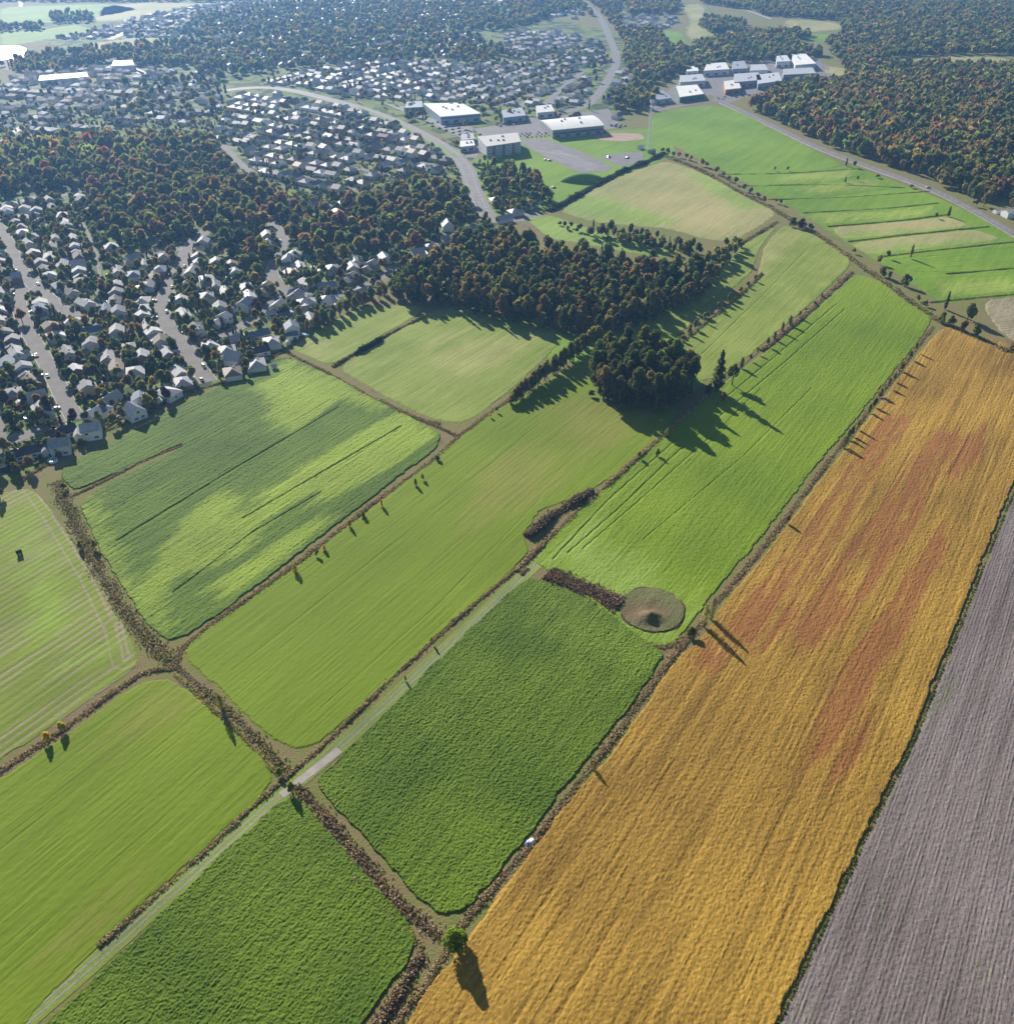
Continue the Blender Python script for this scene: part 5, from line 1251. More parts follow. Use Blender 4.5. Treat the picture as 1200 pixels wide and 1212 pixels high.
# far woods
wood([(886,130),(912,142),(966,168),(1032,190),(1100,214),(1136,234),(1180,238),(1260,244),(1290,110),(1200,100),(1120,94),(1040,98),(980,102),(930,106)], 9.2, (13, 17), (5.4, 7), autumn[:5] + [('red', .25), ('rust-brown', 1)], 'large wood right of the country road', .15)
fw = [('olive', 4), ('green', 4), ('dark green', 4), ('rust-brown', .6), ('pale olive', .8), ('tan', .25)]
for pts, dn in (([(200,52),(320,44),(440,40),(560,44),(600,62),(590,74),(500,72),(420,76),(320,84),(262,96),(220,82)], .34), ([(230,20),(340,4),(560,2),(600,10),(600,36),(540,42),(300,44),(210,48)], .4), ([(130,104),(200,96),(256,96),(268,112),(262,142),(200,148),(140,132)], .15),
    ([(0,78),(40,68),(100,60),(200,52),(220,80),(120,76),(40,90)], .6), ([(60,18),(110,18),(110,26),(62,28)], .6), ([(0,30),(50,32),(50,36),(0,38)], .5),
    ([(740,50),(780,56),(830,62),(860,76),(840,82),(800,88),(776,100),(748,92),(738,72)], .9), ([(744,100),(770,102),(780,112),(770,130),(750,132),(724,134),(730,120)], .8), ([(738,0),(805,2),(800,16),(745,18)], .8), ([(730,38),(776,36),(790,54),(738,50)], .8),
    ([(820,54),(870,46),(940,52),(976,66),(940,72),(880,74),(830,72)], .95), ([(830,22),(880,28),(884,38),(840,40),(826,32)], .8), ([(870,40),(930,38),(960,42),(940,52),(880,48)], .85),
    ([(880,-6),(1210,-6),(1230,66),(1150,64),(1060,68),(1020,78),(985,66),(975,52),(1000,40),(990,24),(900,18)], .9), ([(1000,80),(1060,76),(1120,80),(1210,80),(1230,100),(1040,100),(1000,96)], .95), ([(985,60),(1030,60),(1040,80),(1000,82)], .9),
    ([(820,-4),(890,-6),(900,14),(860,8),(830,4)], .8), ([(600,2),(735,-4),(735,36),(710,30),(690,10),(660,18),(600,36)], .5), ([(-10,-8),(740,-8),(740,1),(-10,2)], .6), ([(1192,206),(1260,204),(1260,244),(1200,240),(1140,236)], .5)):
    wood(pts, 11, (10, 14), (5.5, 7.5), fw, 'far woods', .12, dens=dn)

# choose the trees that show largest as things of their own; the rest stay in masses
for t in TREES:
    t['px'], t['py'] = P(t['x'], t['y'], t['h'] * .6); t['d'] = dist_cam(t['x'], t['y'])
    t['size'] = t['h'] * max(t['r'], t['h'] * .15) / t['d'] ** 2 if (-20 < t['px'] < 1220 and -10 < t['py'] < 1230) else 0
    if t['label']: t['size'] *= 6
for kinds, lim in ((('broad', 'poplar'), 296), (('conifer',), 60)):
    L = [t for t in TREES if t['kind'] in kinds and t['size'] > 0 and t['region'] != 'understorey']; L.sort(key=lambda t: -t['size'])
    for t in L[:lim]: t['own'] = True
def part_of(t):
    px, py = t['px'], t['py']
    if t['region'] == 'grove': return 'the round grove'
    if t['region'] == 'middle wood':
        e = 'left end' if px < 560 else 'left half' if px < 640 else 'right half' if px < 730 else 'right end'
        return f"middle wood's {'near' if py > 345 + (px - 600) * .05 else 'back'} {e}"
    if t['region'] == 'autumn wood inside the suburb':
        e = 'left' if px < 200 else 'middle' if px < 340 else 'right'
        return f"suburb autumn wood's {e}"
    if t['region'] == 'yards of the suburb': return 'gardens, ' + zone(px, py) + ' housing'
    return 'the ' + (t['region'] or 'fields')
size_word = lambda t: 'tall' if t['h'] > 15 else 'small' if t['h'] < 6 else 'mid-sized'
G_ = {}
for t in TREES:
    if t.get('own') and not t['label']:
        G_.setdefault((size_word(t), t['c'], t['kind'], part_of(t)), []).append(t)
for (sz, c, kd, pt), L in G_.items():
    L.sort(key=lambda t: t['px'])
    for i, t in enumerate(L):
        base = f"{sz} {c} {'conifer' if kd == 'conifer' else 'broadleaf'} in {pt}"
        t['label'] = base if len(L) == 1 else f"{base}, {ordinal(i)} from left"
def jit(c, rr): return tuple(max(.012, v * rr.uniform(.82, 1.2)) for v in COLS[c])
nown = 0
for ti, t in enumerate(TREES):
    if not t.get('own'): continue
    rr = random.Random(ti); nown += 1
    lod = 'hi' if t['d'] < 520 or t['h'] > 15 and t['d'] < 620 else 'mid'
    nm = 'conifer_tree' if t['kind'] == 'conifer' else 'broadleaf_tree'
    grp = {'grove': 'trees of the round grove', 'middle wood': 'trees of the middle wood', 'autumn wood inside the suburb': 'trees of the autumn wood', 'yards of the suburb': 'garden trees'}.get(t['region'], 'single trees of the hedges and fields')
    root = thing(nm, t['label'], 'tree', (t['x'], t['y'], 0), rr.uniform(0, 6.28), grp)
    i = rr.randrange(len(TPL[t['kind'], lod])); asp = {'broad': 1.45, 'conifer': 3.6, 'poplar': 3.0}[t['kind']]
    low = .07 if t['kind'] != 'broad' or 'willow' in t['label'] else .2 if t['h'] > 9 else .1
    cz = t['h'] * (1 - low) / asp
    if t['kind'] == 'broad' and t['h'] > 9 and 'willow' not in t['label']: ch_ = min(t['h'] * .88, t['r'] * 2.1); cz = ch_ / asp; low = 1 - ch_ / t['h']
    k = link('crown', crown_mesh(t['kind'], lod, i), root, (0, 0, t['h'] * low), color=jit(t['c'], rr)); k.scale = (t['r'] * rr.uniform(.9, 1.1), t['r'] * rr.uniform(.9, 1.1), cz)
    k = link('trunk', TRUNK, root, (0, 0, 0), color=(.12, .09, .07)); k.scale = (t['h'], t['h'], t['h'])
def mass(name, L, label, lod):
    Vs, Fs, Cs = [], [], []; n = 0
    for t in L:
        i = int(RNG.integers(0, 7)); asp = {'broad': 1.45, 'conifer': 3.6, 'poplar': 3.0}[t['kind']]
        V, Fq, tint = TPL[t['kind'], lod][i]; a = RNG.uniform(0, 6.28); c, s = math.cos(a), math.sin(a); low = .24 if t['kind'] == 'broad' else .1
        sx = t['r']; sz = t['h'] * (1 - low) / asp
        if t['kind'] == 'broad' and t['h'] > 9: ch_ = min(t['h'] * .88, t['r'] * 2.0); sz = ch_ / asp; low = 1 - ch_ / t['h']
        Vs.append(np.stack([t['x'] + (V[:, 0] * c - V[:, 1] * s) * sx, t['y'] + (V[:, 0] * s + V[:, 1] * c) * sx, t['h'] * low + V[:, 2] * sz], 1)); Fs.append(Fq + n); n += len(V)
        cc = np.array(COLS[t['c']]) * RNG.uniform(.8, 1.2, 3); Cs.append(tint[:, None] * cc)
    if Vs: tag(link(name, mesh_np(name, np.vstack(Vs), np.vstack(Fs), [M['leaf']], np.vstack(Cs))), label, 'trees', kind='stuff')
RL = {'understorey': ('undergrowth', 'dark undergrowth beneath the trees of the woods'), 'middle wood': ('woodland', 'dense mixed wood of dark and rusty crowns in the middle'), 'autumn wood inside the suburb': ('woodland', 'autumn-tinted wood running through the suburb'), 'yards of the suburb': ('garden_trees', 'small trees and shrubs scattered through the gardens'), 'far trees among the houses': ('garden_trees', 'far small trees between the distant houses'),
      'large wood right of the country road': ('woodland', 'large dark autumn wood right of the country road'), 'far woods': ('woodland', 'hazy blue-green woods towards the horizon')}
regs = {}
for t in TREES:
    if not t.get('own') and -60 < t['px'] < 1260: regs.setdefault(t['region'] if t['region'] in RL else 'hedges', []).append(t)
for r, L in regs.items():
    nm, lb = RL.get(r, ('hedge_trees', 'mass of trees in the remaining hedges and clumps'))
    for lod, sel in (('mid', [t for t in L if t['d'] < 520]), ('low', [t for t in L if 520 <= t['d'] < 1000]), ('far', [t for t in L if t['d'] >= 1000])):
        if sel: mass(nm, sel, lb + {'mid': ', nearest part', 'low': '', 'far': ', farthest part'}[lod], lod)
print('TREES', len(TREES), 'own', nown, 'HOUSES', len(HOUSES), 'near', len(near), 'far', len(FARH))
# ---------------------------------------------------------------- brush of ditches and field margins
def tufts(name, label, segs, dens, pal, hh=(.2, .7), ww=(.2, .45), leaves=14, seed=1):
    """ragged plants standing along lines: segs = list of (photo points, width in metres)"""
    rg = np.random.default_rng(seed); C = []; 
    for pts, wd in segs:
        q, nr, t = resample(smooth_line(GA(pts), 2), .5); n = int(t[-1] * wd * dens * 4.5)
        i = rg.integers(0, len(q), n); o = rg.normal(0, .27, n) * wd; wob = (fbm(t * .05, t * 0, seed, 3)[i] - .5) * wd * .5
        p = q[i] + nr[i] * (o + wob)[:, None] + rg.uniform(-.3, .3, (n, 2)); C.append(p)
    C = np.vstack(C); n = len(C); m = leaves
    patch = vn(C[:, 0] * .12, C[:, 1] * .12, seed + 3); keep = rg.uniform(size=n) < .35 + patch; C = C[keep]; patch = patch[keep]; n = len(C)
    pc = np.array([c for c, w in pal]); pw = np.array([w for c, w in pal], float); pw /= pw.sum()
    base = pc[rg.choice(len(pc), n, p=pw)] * rg.uniform(.75, 1.25, (n, 1))
    h = rg.uniform(*hh, n) * (.5 + patch); w = rg.uniform(*ww, n)
    d = rg.normal(size=(n, m, 3)); d /= np.linalg.norm(d, axis=2)[..., None]; d[..., 2] = np.abs(d[..., 2])
    c = d * rg.uniform(.4, 1, (n, m, 1)); c[..., :2] *= w[:, None, None]; c[..., 2] *= h[:, None]
    c[..., 0] += C[:, None, 0]; c[..., 1] += C[:, None, 1]; c[..., 2] += .03
    c = c.reshape(-1, 3); k = len(c); s = (rg.uniform(.06, .15, k) * np.repeat((w + h) / 1.6, m) + .035)[:, None]
    nn = d.reshape(-1, 3) + rg.normal(size=(k, 3)) * .6; nn /= np.linalg.norm(nn, axis=1)[:, None]
    u = np.cross(nn, rg.normal(size=(k, 3))); u /= np.linalg.norm(u, axis=1)[:, None]; v = np.cross(nn, u)
    V = np.stack([c - u * s - v * s, c + u * s - v * s, c + u * s + v * s, c - u * s + v * s], 1).reshape(-1, 3)
    V[:, 2] = np.maximum(V[:, 2], .01)
    col_ = np.repeat(base, m, 0) * 1.15 * rg.uniform(.8, 1.2, (k, 1))
    tag(link(name, mesh_np(name, V, np.arange(4 * k).reshape(k, 4), [M['brush']], col_)), label, 'brush', kind='stuff')
BR, TN, DK, OL, YG, PU, GR = (.22, .15, .085), (.42, .33, .2), (.09, .065, .045), (.15, .16, .05), (.3, .3, .06), (.16, .1, .09), (.09, .14, .035)
dry = [(BR, 3), (TN, 7), (DK, .7), (OL, 1.5)]
weedy = [(BR, 3), (TN, 5), (OL, 3), (GR, 1.5), (YG, 1.5), (DK, .6)]
GD = [(448,1240),(486,1190),(522,1136),(547,1092),(575,1063),(602,1031),(629,999),(663,953),(702,905),(729,868),(756,832),(774,805),(799,771),(827,744),(842,717),(868,689),(898,653),(929,614),(966,563),(1001,521),(1036,474),(1074,424),(1104,386)]
MD = [(216,766),(262,730),(330,684),(400,628),(462,580),(508,548),(540,518),(580,488),(620,462)]
TD = [(118,1120),(132,1108),(184,1062),(239,1013),(276,976),(322,936),(348,912),(369,893),(399,867),(458,808),(500,769),(560,716),(612,673)]
UD = [(612,676),(632,652),(650,636),(700,590),(756,540),(790,512),(820,484),(856,452),(900,415),(960,366),(1008,322)]
XD = [(66,570),(80,600),(104,650),(130,700),(160,742),(184,770),(206,788),(240,815),(280,850),(320,892),(344,916)]
YD = [(352,930),(372,950),(410,1000),(450,1046),(490,1088),(524,1110)]
ED = [(160,801),(139,815),(115,834),(80,860),(37,889),(0,914),(-30,936)]
FD = [(336,416),(380,436),(424,462),(470,486),(520,506),(540,516)]
tufts('ditch_brush', 'dry tan and brown reeds along the ditch of the gold field', [(GD, 2.2)], 2.2, dry, seed=3)
tufts('ditch_brush', 'dry brown grass on the ditch left of the smooth middle field', [(MD, 2.4), ([(206,788),(216,766)], 3)], 2.4, dry, seed=4)
tufts('ditch_brush', 'pale dry grass along the ditch beside the grass track', [(TD, 1.5), ([(622,672),(616,680)], 2)], 2.4, dry, (.3, .8), seed=5)
tufts('ditch_brush', 'brown brush along the ditch leading up to the tall spruce', [(UD[:8], 2.2), (UD[8:], 3.0)], 2.2, dry, (.4, 1.3), seed=6)
tufts('ditch_weeds', 'weedy ditch of olive and brown plants running down from the houses', [(XD[:7], 6.4), (XD[6:], 3.8), ([(206,788),(184,770)], 5)], .8, [(BR, 2), (TN, 6), (OL, 4), (GR, 2), (YG, 2)], (.25, .8), seed=7)
tufts('ditch_brush', 'broad brown brush belt of the lower ditch', [(YD, 3.8)], 1.4, [(BR, 4), (TN, 4), (DK, .8), (PU, 2.5), (OL, 1.5)], (.3, 1.0), seed=8)
tufts('bank_grass', 'yellowish grass bank beside the lower ditches', [([(346,950),(384,998),(428,1050),(470,1096),(500,1122)], 1.6), ([(206,800),(240,828),(280,866),(312,902),(330,916)], 1.6)], 2.2, [(YG, 3), (TN, 3), (OL, 2)], (.3, .6), seed=9)
tufts('bank_brush', 'tall purple-brown brush in the lowest ditch beside the gold field', [([(500,1130),(470,1180),(440,1230)], 2.6)], 4, [(BR, 3), (PU, 3), (DK, 2), (TN, 2)], (.8, 2.0), seed=10)
tufts('ditch_brush', 'dry grass between the stubble field and the smooth left field', [(ED, 2.2), ([(160,801),(186,792),(206,792)], 2)], 2.4, dry, seed=11)
tufts('ditch_brush', 'brown ditch between the patchy field and the pale meadow', [(FD, 2.0), ([(448,474),(480,490),(520,502)], 3.2), ([(344,424),(320,428)], 2)], 2.4, weedy, seed=12)
tufts('ditch_brush', 'thin brown ditch ending in the patchy green field', [([(84,588),(130,566),(176,542),(214,528)], 1.5)], 3, dry, (.3, .8), seed=13)
tufts('ditch_brush', 'thin ditch with dark little bushes across the pale meadow', [([(394,434),(430,412),(470,390),(508,372)], 1.5)], 2.6, weedy, (.5, 1.6), seed=14)
tufts('purple_brush', 'dark purple-brown thicket left of the ring bank', [([(648,680),(670,690),(700,702),(734,716)], 7.5)], 3, [(PU, 4), (BR, 3), (DK, 2), (TN, 1)], (.6, 1.7), seed=15)
tufts('purple_brush', 'dark thicket beside the ditch above the track end', [([(626,636),(646,618),(668,602),(700,582)], 3.4)], 4, [(DK, 3), (PU, 3), (BR, 2), (OL, 1)], (1.0, 2.6), seed=16)
tufts('dry_weeds', 'dry weeds around the ring bank corner', [([(760,764),(790,766),(812,752)], 3), ([(716,716),(732,722)], 4)], 2, dry, seed=17)
tufts('field_margin', 'dark grassy edge between the gold field and the harrowed soil', [([(1218,535),(1203,575),(1186,615),(1160,680),(1134,746),(1110,803),(1086,869),(1039,961),(920,1212),(907,1240)], .55)], 2.2, [(GR, 3), (DK, 1), (OL, 3)], (.2, .55), seed=18)
tufts('hedgerow_brush', 'low brush along the hedgerow behind the long strips', [([(1108,378),(1080,358),(1040,330),(1010,308),(980,286),(940,262),(916,248),(880,230),(840,206),(800,188),(780,182)], 4), ([(1108,378),(1140,394),(1200,420),(1240,430)], 4)], 1.0, weedy, (.6, 1.8), (.6, 1.3), seed=19)
tufts('hedgerow_brush', 'dry hedge line between the upper green fields', [([(800,412),(840,378),(880,346),(902,324)], 2), ([(920,262),(890,280),(868,292)], 3)], 1.4, weedy, (.6, 1.6), seed=20)
tufts('hedge', 'long dark clipped-looking hedge left of the hay field', [([(650,250),(670,240),(700,222),(730,206),(760,194),(786,182)], 3.4)], 3.2, [((.03, .05, .02), 4), (GR, 1)], (1.6, 3.2), (.6, 1.2), seed=21)
tufts('strip_ditches', 'thin dark ditches between the narrow strips', [([(850,206),(920,206),(1010,200)], 1.2), ([(880,220),(980,218),(1070,222)], 1.2), ([(910,236),(1000,234),(1100,226)], 1.2), ([(950,252),(1060,246),(1110,240)], 1.4), ([(980,268),(1060,262),(1120,254)], 1.8), ([(1004,286),(1080,277),(1170,268)], 1.8), ([(1040,304),(1110,296),(1200,286)], 1.8), ([(1120,324),(1160,321),(1230,315)], 1.8), ([(1100,358),(1160,352),(1230,346)], 2)], 2.0, [(BR, 2), (OL, 4), (GR, 2)], (.25, .7), (.4, .8), 8, seed=22)
tufts('garden_hedge', 'ragged hedge and weeds along the gardens at the field edge', [([(20,572),(60,546),(110,516),(150,500),(184,486)], 3), ([(206,470),(250,456),(290,446),(330,418),(366,394)], 2.6)], 1.6, [(BR, 3), (TN, 2), (GR, 2), (OL, 2), (PU, 1)], (.4, 1.3), seed=23)
tufts('meadow_shrubs', 'row of small dark shrubs on the meadow ditch', [([(420,420),(440,409),(452,402)], 1)], 3, [((.03, .05, .02), 1)], (2.2, 3.6), (.6, 1), 24, seed=24)

def yard_shrubs():
    rg = np.random.default_rng(77); x0, y0 = NEAR_TOWN.min(0); x1, y1 = NEAR_TOWN.max(0)
    x = rg.uniform(x0, x1, 60000); y = rg.uniform(max(y0, 300), min(y1, 900), 60000)
    k = inside(x, y, NEAR_TOWN); x, y = x[k], y[k]
    n1 = vn(x * .11, y * .11, 5); n2 = np.abs(((x * math.cos(.5) + y * math.sin(.5)) / 14) % 1 - .5) < .1
    k = (n1 > .62) | n2; x, y = x[k], y[k]
    ok = np.ones(len(x), bool)
    for q, w in ROADS:
        for p in q[::2]: ok &= np.hypot(x - p[0], y - p[1]) > w / 2 + 1.2
    for b_ in BUILT: ok &= np.hypot(x - b_[0], y - b_[1]) > 5.2
    x, y = x[ok], y[ok]; n = len(x); m = 9
    base = np.array([(.05, .08, .025), (.08, .11, .03), (.12, .12, .04), (.14, .09, .05)])[rg.choice(4, n, p=[.4, .3, .2, .1])] * rg.uniform(.8, 1.2, (n, 1))
    w = rg.uniform(.5, 1.2, n); h = rg.uniform(.7, 2.4, n)
    d = rg.normal(size=(n, m, 3)); d /= np.linalg.norm(d, axis=2)[..., None]; d[..., 2] = np.abs(d[..., 2])
    c = d.copy(); c[..., :2] *= w[:, None, None]; c[..., 2] *= h[:, None]; c[..., 0] += x[:, None]; c[..., 1] += y[:, None]
    c = c.reshape(-1, 3); nn = d.reshape(-1, 3) + rg.normal(size=(n * m, 3)) * .3; nn /= np.linalg.norm(nn, axis=1)[:, None]
    s_ = np.repeat(w, m)[:, None] * .55; u = np.cross(nn, rg.normal(size=nn.shape)); u /= np.linalg.norm(u, axis=1)[:, None]; v = np.cross(nn, u)
    V = np.stack([c - u * s_ - v * s_, c + u * s_ - v * s_, c + u * s_ + v * s_, c - u * s_ + v * s_], 1).reshape(-1, 3); V[:, 2] = np.maximum(V[:, 2], .02)
    tag(link('garden_shrubs', mesh_np('garden_shrubs', V, np.arange(4 * n * m).reshape(-1, 4), [M['brush']], np.repeat(base, m, 0))), 'hedges and shrubs filling the gardens of the suburb', 'shrubs', kind='stuff')
yard_shrubs()

# dark bare earth at the bottom of the ditches
earth = mat_asphalt('ditch_earth', (.05, .038, .025), (.12, .09, .06), .95)
def ditch(pts, w, z=.02): 
    strip('ditch_bottom', pts, w, earth, z, reg=False, step=3)
for pts, w in ((GD, 1.3), (MD, 1.1), (TD, .8), (UD, 1.1), (YD, 2.0), (XD, 2.0), (ED, .9), (FD, .9)): ditch(pts, w)

# ---------------------------------------------------------------- cars
def car_meshes(van=False):
    B = MB(); k = (1, 1, 1); L, W = 2.25, .86
    prof = [(-L, .35), (-L, .82), (-L + .15, .95), (-1.25, 1.0), (-.75, 1.42), (.75, 1.46), (1.5, 1.05), (L - .05, .9), (L, .7), (L, .35)] if not van else [(-L, .35), (-L, 1.2), (-L + .12, 1.75), (.9, 1.8), (1.5, 1.1), (L - .05, .95), (L, .7), (L, .35)]
    def tw(z): return W - max(0, z - .95) * .32
    n = len(prof)
    for i in range(n - 1):
        (x0, z0), (x1, z1) = prof[i], prof[i + 1]
        B.quad((x0, -tw(z0), z0), (x1, -tw(z1), z1), (x1, tw(z1), z1), (x0, tw(z0), z0), k)
    for s in (-1, 1):
        for i in range(1, n - 2):
            (x0, z0), (x1, z1) = prof[i], prof[i + 1]
            B.quad((x0, s * tw(z0), z0), (x1, s * tw(z1), z1), (x1, s * W, .35), (x0, s * W, .35), k)
    B.box(-L + .05, L - .05, -W + .02, W - .02, .25, .36, (.1, .1, .1))
    Gm = MB(); g = (.04, .05, .06)
    if van: seg = [(-L + .12, 1.3, -L + .2, 1.7)]; rng_ = (-1.9, 1.0)
    a0, a1 = (-1.05, 1.2) if not van else (-1.8, 1.15)
    t0, t1 = (-.68, .72) if not van else (-1.75, .85); zt = 1.38 if not van else 1.68
    for s in (-1, 1):
        Gm.quad((a0, s * (tw(1.02) + .012), 1.02), (a1, s * (tw(1.05) + .012), 1.05), (t1, s * (tw(zt) + .012), zt), (t0, s * (tw(zt) + .012), zt), g)
    (x0, z0), (x1, z1) = ((.82, 1.45), (1.46, 1.08)) if not van else ((.98, 1.72), (1.46, 1.16))
    Gm.quad((x0, -.62, z0 + .02), (x1, -.76, z1 + .03), (x1, .76, z1 + .03), (x0, .62, z0 + .02), g)
    (x0, z0), (x1, z1) = ((-.8, 1.4), (-1.22, 1.04)) if not van else ((-L + .1, 1.7), (-L - .01, 1.25))
    Gm.quad((x0, -.62, z0 + .02), (x1, -.74, z1 + .03), (x1, .74, z1 + .03), (x0, .62, z0 + .02), g)
    Wm = MB(); n = 12
    for i in range(n):
        a, b_ = 2 * math.pi * i / n, 2 * math.pi * (i + 1) / n
        A = (.32 * math.cos(a), .32 * math.sin(a)); Bq = (.32 * math.cos(b_), .32 * math.sin(b_))
        Wm.quad((A[0], -.1, A[1]), (Bq[0], -.1, Bq[1]), (Bq[0], .1, Bq[1]), (A[0], .1, A[1]), (.03, .03, .03))
        for y in (-.1, .1): Wm.tri((A[0], y, A[1]), (Bq[0], y, Bq[1]), (0, y * 1.1, 0), (.25, .25, .26))
    return B.mesh('body', M['paint']), Gm.mesh('windows', M['glass']), Wm.mesh('wheel', M['rubber'])
CARM = car_meshes(); VANM = car_meshes(True)
CC = [('white', (.55, .55, .55)), ('silver', (.45, .46, .48)), ('black', (.02, .02, .025)), ('dark blue', (.03, .05, .12)), ('red', (.35, .03, .03)), ('grey', (.15, .16, .17))]
def car(x, y, rz, c, label, group='cars of the suburb', van=False, detail=True):
    t = thing('parked_car', label, 'car' if not van else 'van', (x, y, .1), rz, group); m_ = VANM if van else CARM
    link('body', m_[0], t, color=CC[c][1]); link('windows', m_[1], t)
    if detail:
        for a in (-1.4, 1.4):
            for s in (-.8, .8): link('wheel', m_[2], t, (a, s, .32))
def on_street(key, pxy, side, off=2.8):
    q, nr, t = S[key]; p = np.array(G(*pxy)); i = int(np.hypot(*(q - p).T).argmin())
    tn = np.array([-nr[i][1], nr[i][0]]); p2 = q[i] + nr[i] * side * off
    return p2[0], p2[1], math.atan2(tn[1], tn[0])
for key, pxy, sd, c, l, vn_ in [('curve', (190,370), -1, 3, 'dark blue car at the bend of the curving street', 0), ('curve', (196,341), -1, 2, 'black car on the curving street above the bend', 0), ('curve', (210,316), -1, 3, 'dark blue car high up on the curving street', 0), ('curve', (236,436), -1, 0, 'white van at the lower end of the curving street', 1),
    ('spur', (52,420), 1, 0, 'white car on the straight street above its middle', 0), ('spur', (62,444), 1, 1, 'silver car halfway down the straight street', 0), ('west', (40,338), -1, 1, 'silver car at the left street junction', 0), ('side', (258,398), 1, 5, 'grey car on the short side street', 0), ('east', (330,304), 1, 2, 'black car on the winding street below the wood', 0), ('east', (334,286), 1, 0, 'white car at the top of the winding street', 0), ('north', (42,234), 1, 0, 'white car on the shaded street under the wood', 0), ('curve', (245,448), 1, 2, 'black car at the very end of the curving street', 0)]:
    x, y, rz = on_street(key, pxy, sd); car(x, y, rz, c, l, van=bool(vn_))
ci = 0
for h in near:
    if h[9] is None or ci > 95: continue
    side, d = h[-1]; rr = random.Random(int(h[0] * 7 + h[1])); 
    if rr.random() < .5: continue
    c, s = math.cos(h[2]), math.sin(h[2]); lx, ly = side, -(4 + max(3.0, d - 6.5) * rr.uniform(.6, 1)) + 0
    x, y = h[0] + lx * c - ly * s, h[1] + lx * s + ly * c; k = rr.choice([0, 0, 1, 2, 3, 4, 5])
    car(x, y, h[2] + math.pi / 2 + rr.uniform(-.05, .05), k, f"{CC[k][0]} car beside the {h[12]}" , 'cars parked in driveways', detail=P(x, y)[1] > 330); ci += 1
for i, (px, py, c, l) in enumerate([(646,189,0,'white car on the grass edge of the big car park, left of two'), (650,190,0,'white car on the grass edge of the big car park, right of two'), (720,186,2,'dark car in the small gravel lot, left of two'), (742,187,2,'dark car in the small gravel lot, right of two'), (1098,222,0,'white car driving on the country road beside the large wood'), (655,222,0,'white car beside the meadow gate near the dark clump')]):
    x, y = G(px, py); car(x, y, .3, c, l, 'single cars', detail=False)
lots = [((606,164),(650,160),3,26),((716,147),(736,151),2,8),((500,146),(560,164),3,22),((590,150),(620,146),2,12),((852,118),(890,112),2,10),((905,112),(930,106),2,8)]
for li, (a, b_, rows, n) in enumerate(lots):
    A, B = np.array(G(*a)), np.array(G(*b_)); d = B - A; L = np.hypot(*d); d /= L; nn = np.array([-d[1], d[0]])
    nm = ['between the apartment block and the arena', 'right of the arena', 'beside the boulevard at the white-roofed store', 'behind the apartment block', 'at the orange-fronted workshop', 'in the yard by the wood'][li]
    for k in range(n):
        if random.random() < .3: continue
        p = A + d * (k // rows + .5) * (L / (n / rows)) + nn * (k % rows) * 9; c = random.choice([0, 0, 0, 1, 2, 5, 4])
        car(p[0], p[1], math.atan2(nn[1], nn[0]), c, f'tiny {CC[c][0]} cars parked in rows {nm}'.replace('cars', 'car').replace('rows', 'a row'), f'{CC[c][0]} cars in the lot {nm}', detail=False)

# painted lines
def bays(a, b_, c_, d_, rows, per, name='bay_lines'):
    A, B, C_, D = [np.array(G(*p)) for p in (a, b_, c_, d_)]; b = MB()
    for r in range(rows):
        s = (r + .5) / rows; p = A * (1 - s) + D * s; q = B * (1 - s) + C_ * s
        d = q - p; L = np.hypot(*d); d /= L; n_ = np.array([-d[1], d[0]])
        for k in range(int(L / per)):
            m_ = p + d * k * per
            b.quad((*(m_ - n_ * 4.6), .13), (*(m_ - n_ * 4.6 + d * .22), .13), (*(m_ + n_ * 4.6 + d * .22), .13), (*(m_ + n_ * 4.6), .13), (.6, .6, .6))
        b.quad((*p, .135), (*q, .135), (*(q + n_ * .2), .135), (*(p + n_ * .2), .135), (.6, .6, .6))
    struct(b.build(name, M['concrete']))
bays((650,188),(716,201),(664,171),(618,168), 1, 2.7)
bays((640,184),(700,202),(712,197),(660,176), 3, 2.7)
def dashes(pts, z, dash, gap, w=.25, off=0):
    q, nr, t = resample(smooth_line(GA(pts), 2), 1.0); b = MB(); i = 0
    while i < len(q) - dash - 1:
        for j in range(i, i + dash):
            A = q[j] + nr[j] * off; B = q[j + 1] + nr[j + 1] * off
            b.quad((*(A - nr[j] * w / 2), z), (*(A + nr[j] * w / 2), z), (*(B + nr[j + 1] * w / 2), z), (*(B - nr[j + 1] * w / 2), z), (.65, .65, .6))
        i += dash + gap
    struct(b.build('road_marking', M['concrete']))
dashes([(845,118),(858,121),(912,147),(966,174),(1032,198),(1100,222),(1150,247),(1200,276)], .15, 4, 5)
dashes([(490,153),(530,175),(552,196),(560,225),(574,255)], .15, 4, 5, .3, 4); dashes([(490,153),(530,175),(552,196),(560,225),(574,255)], .15, 4, 5, .3, -4)

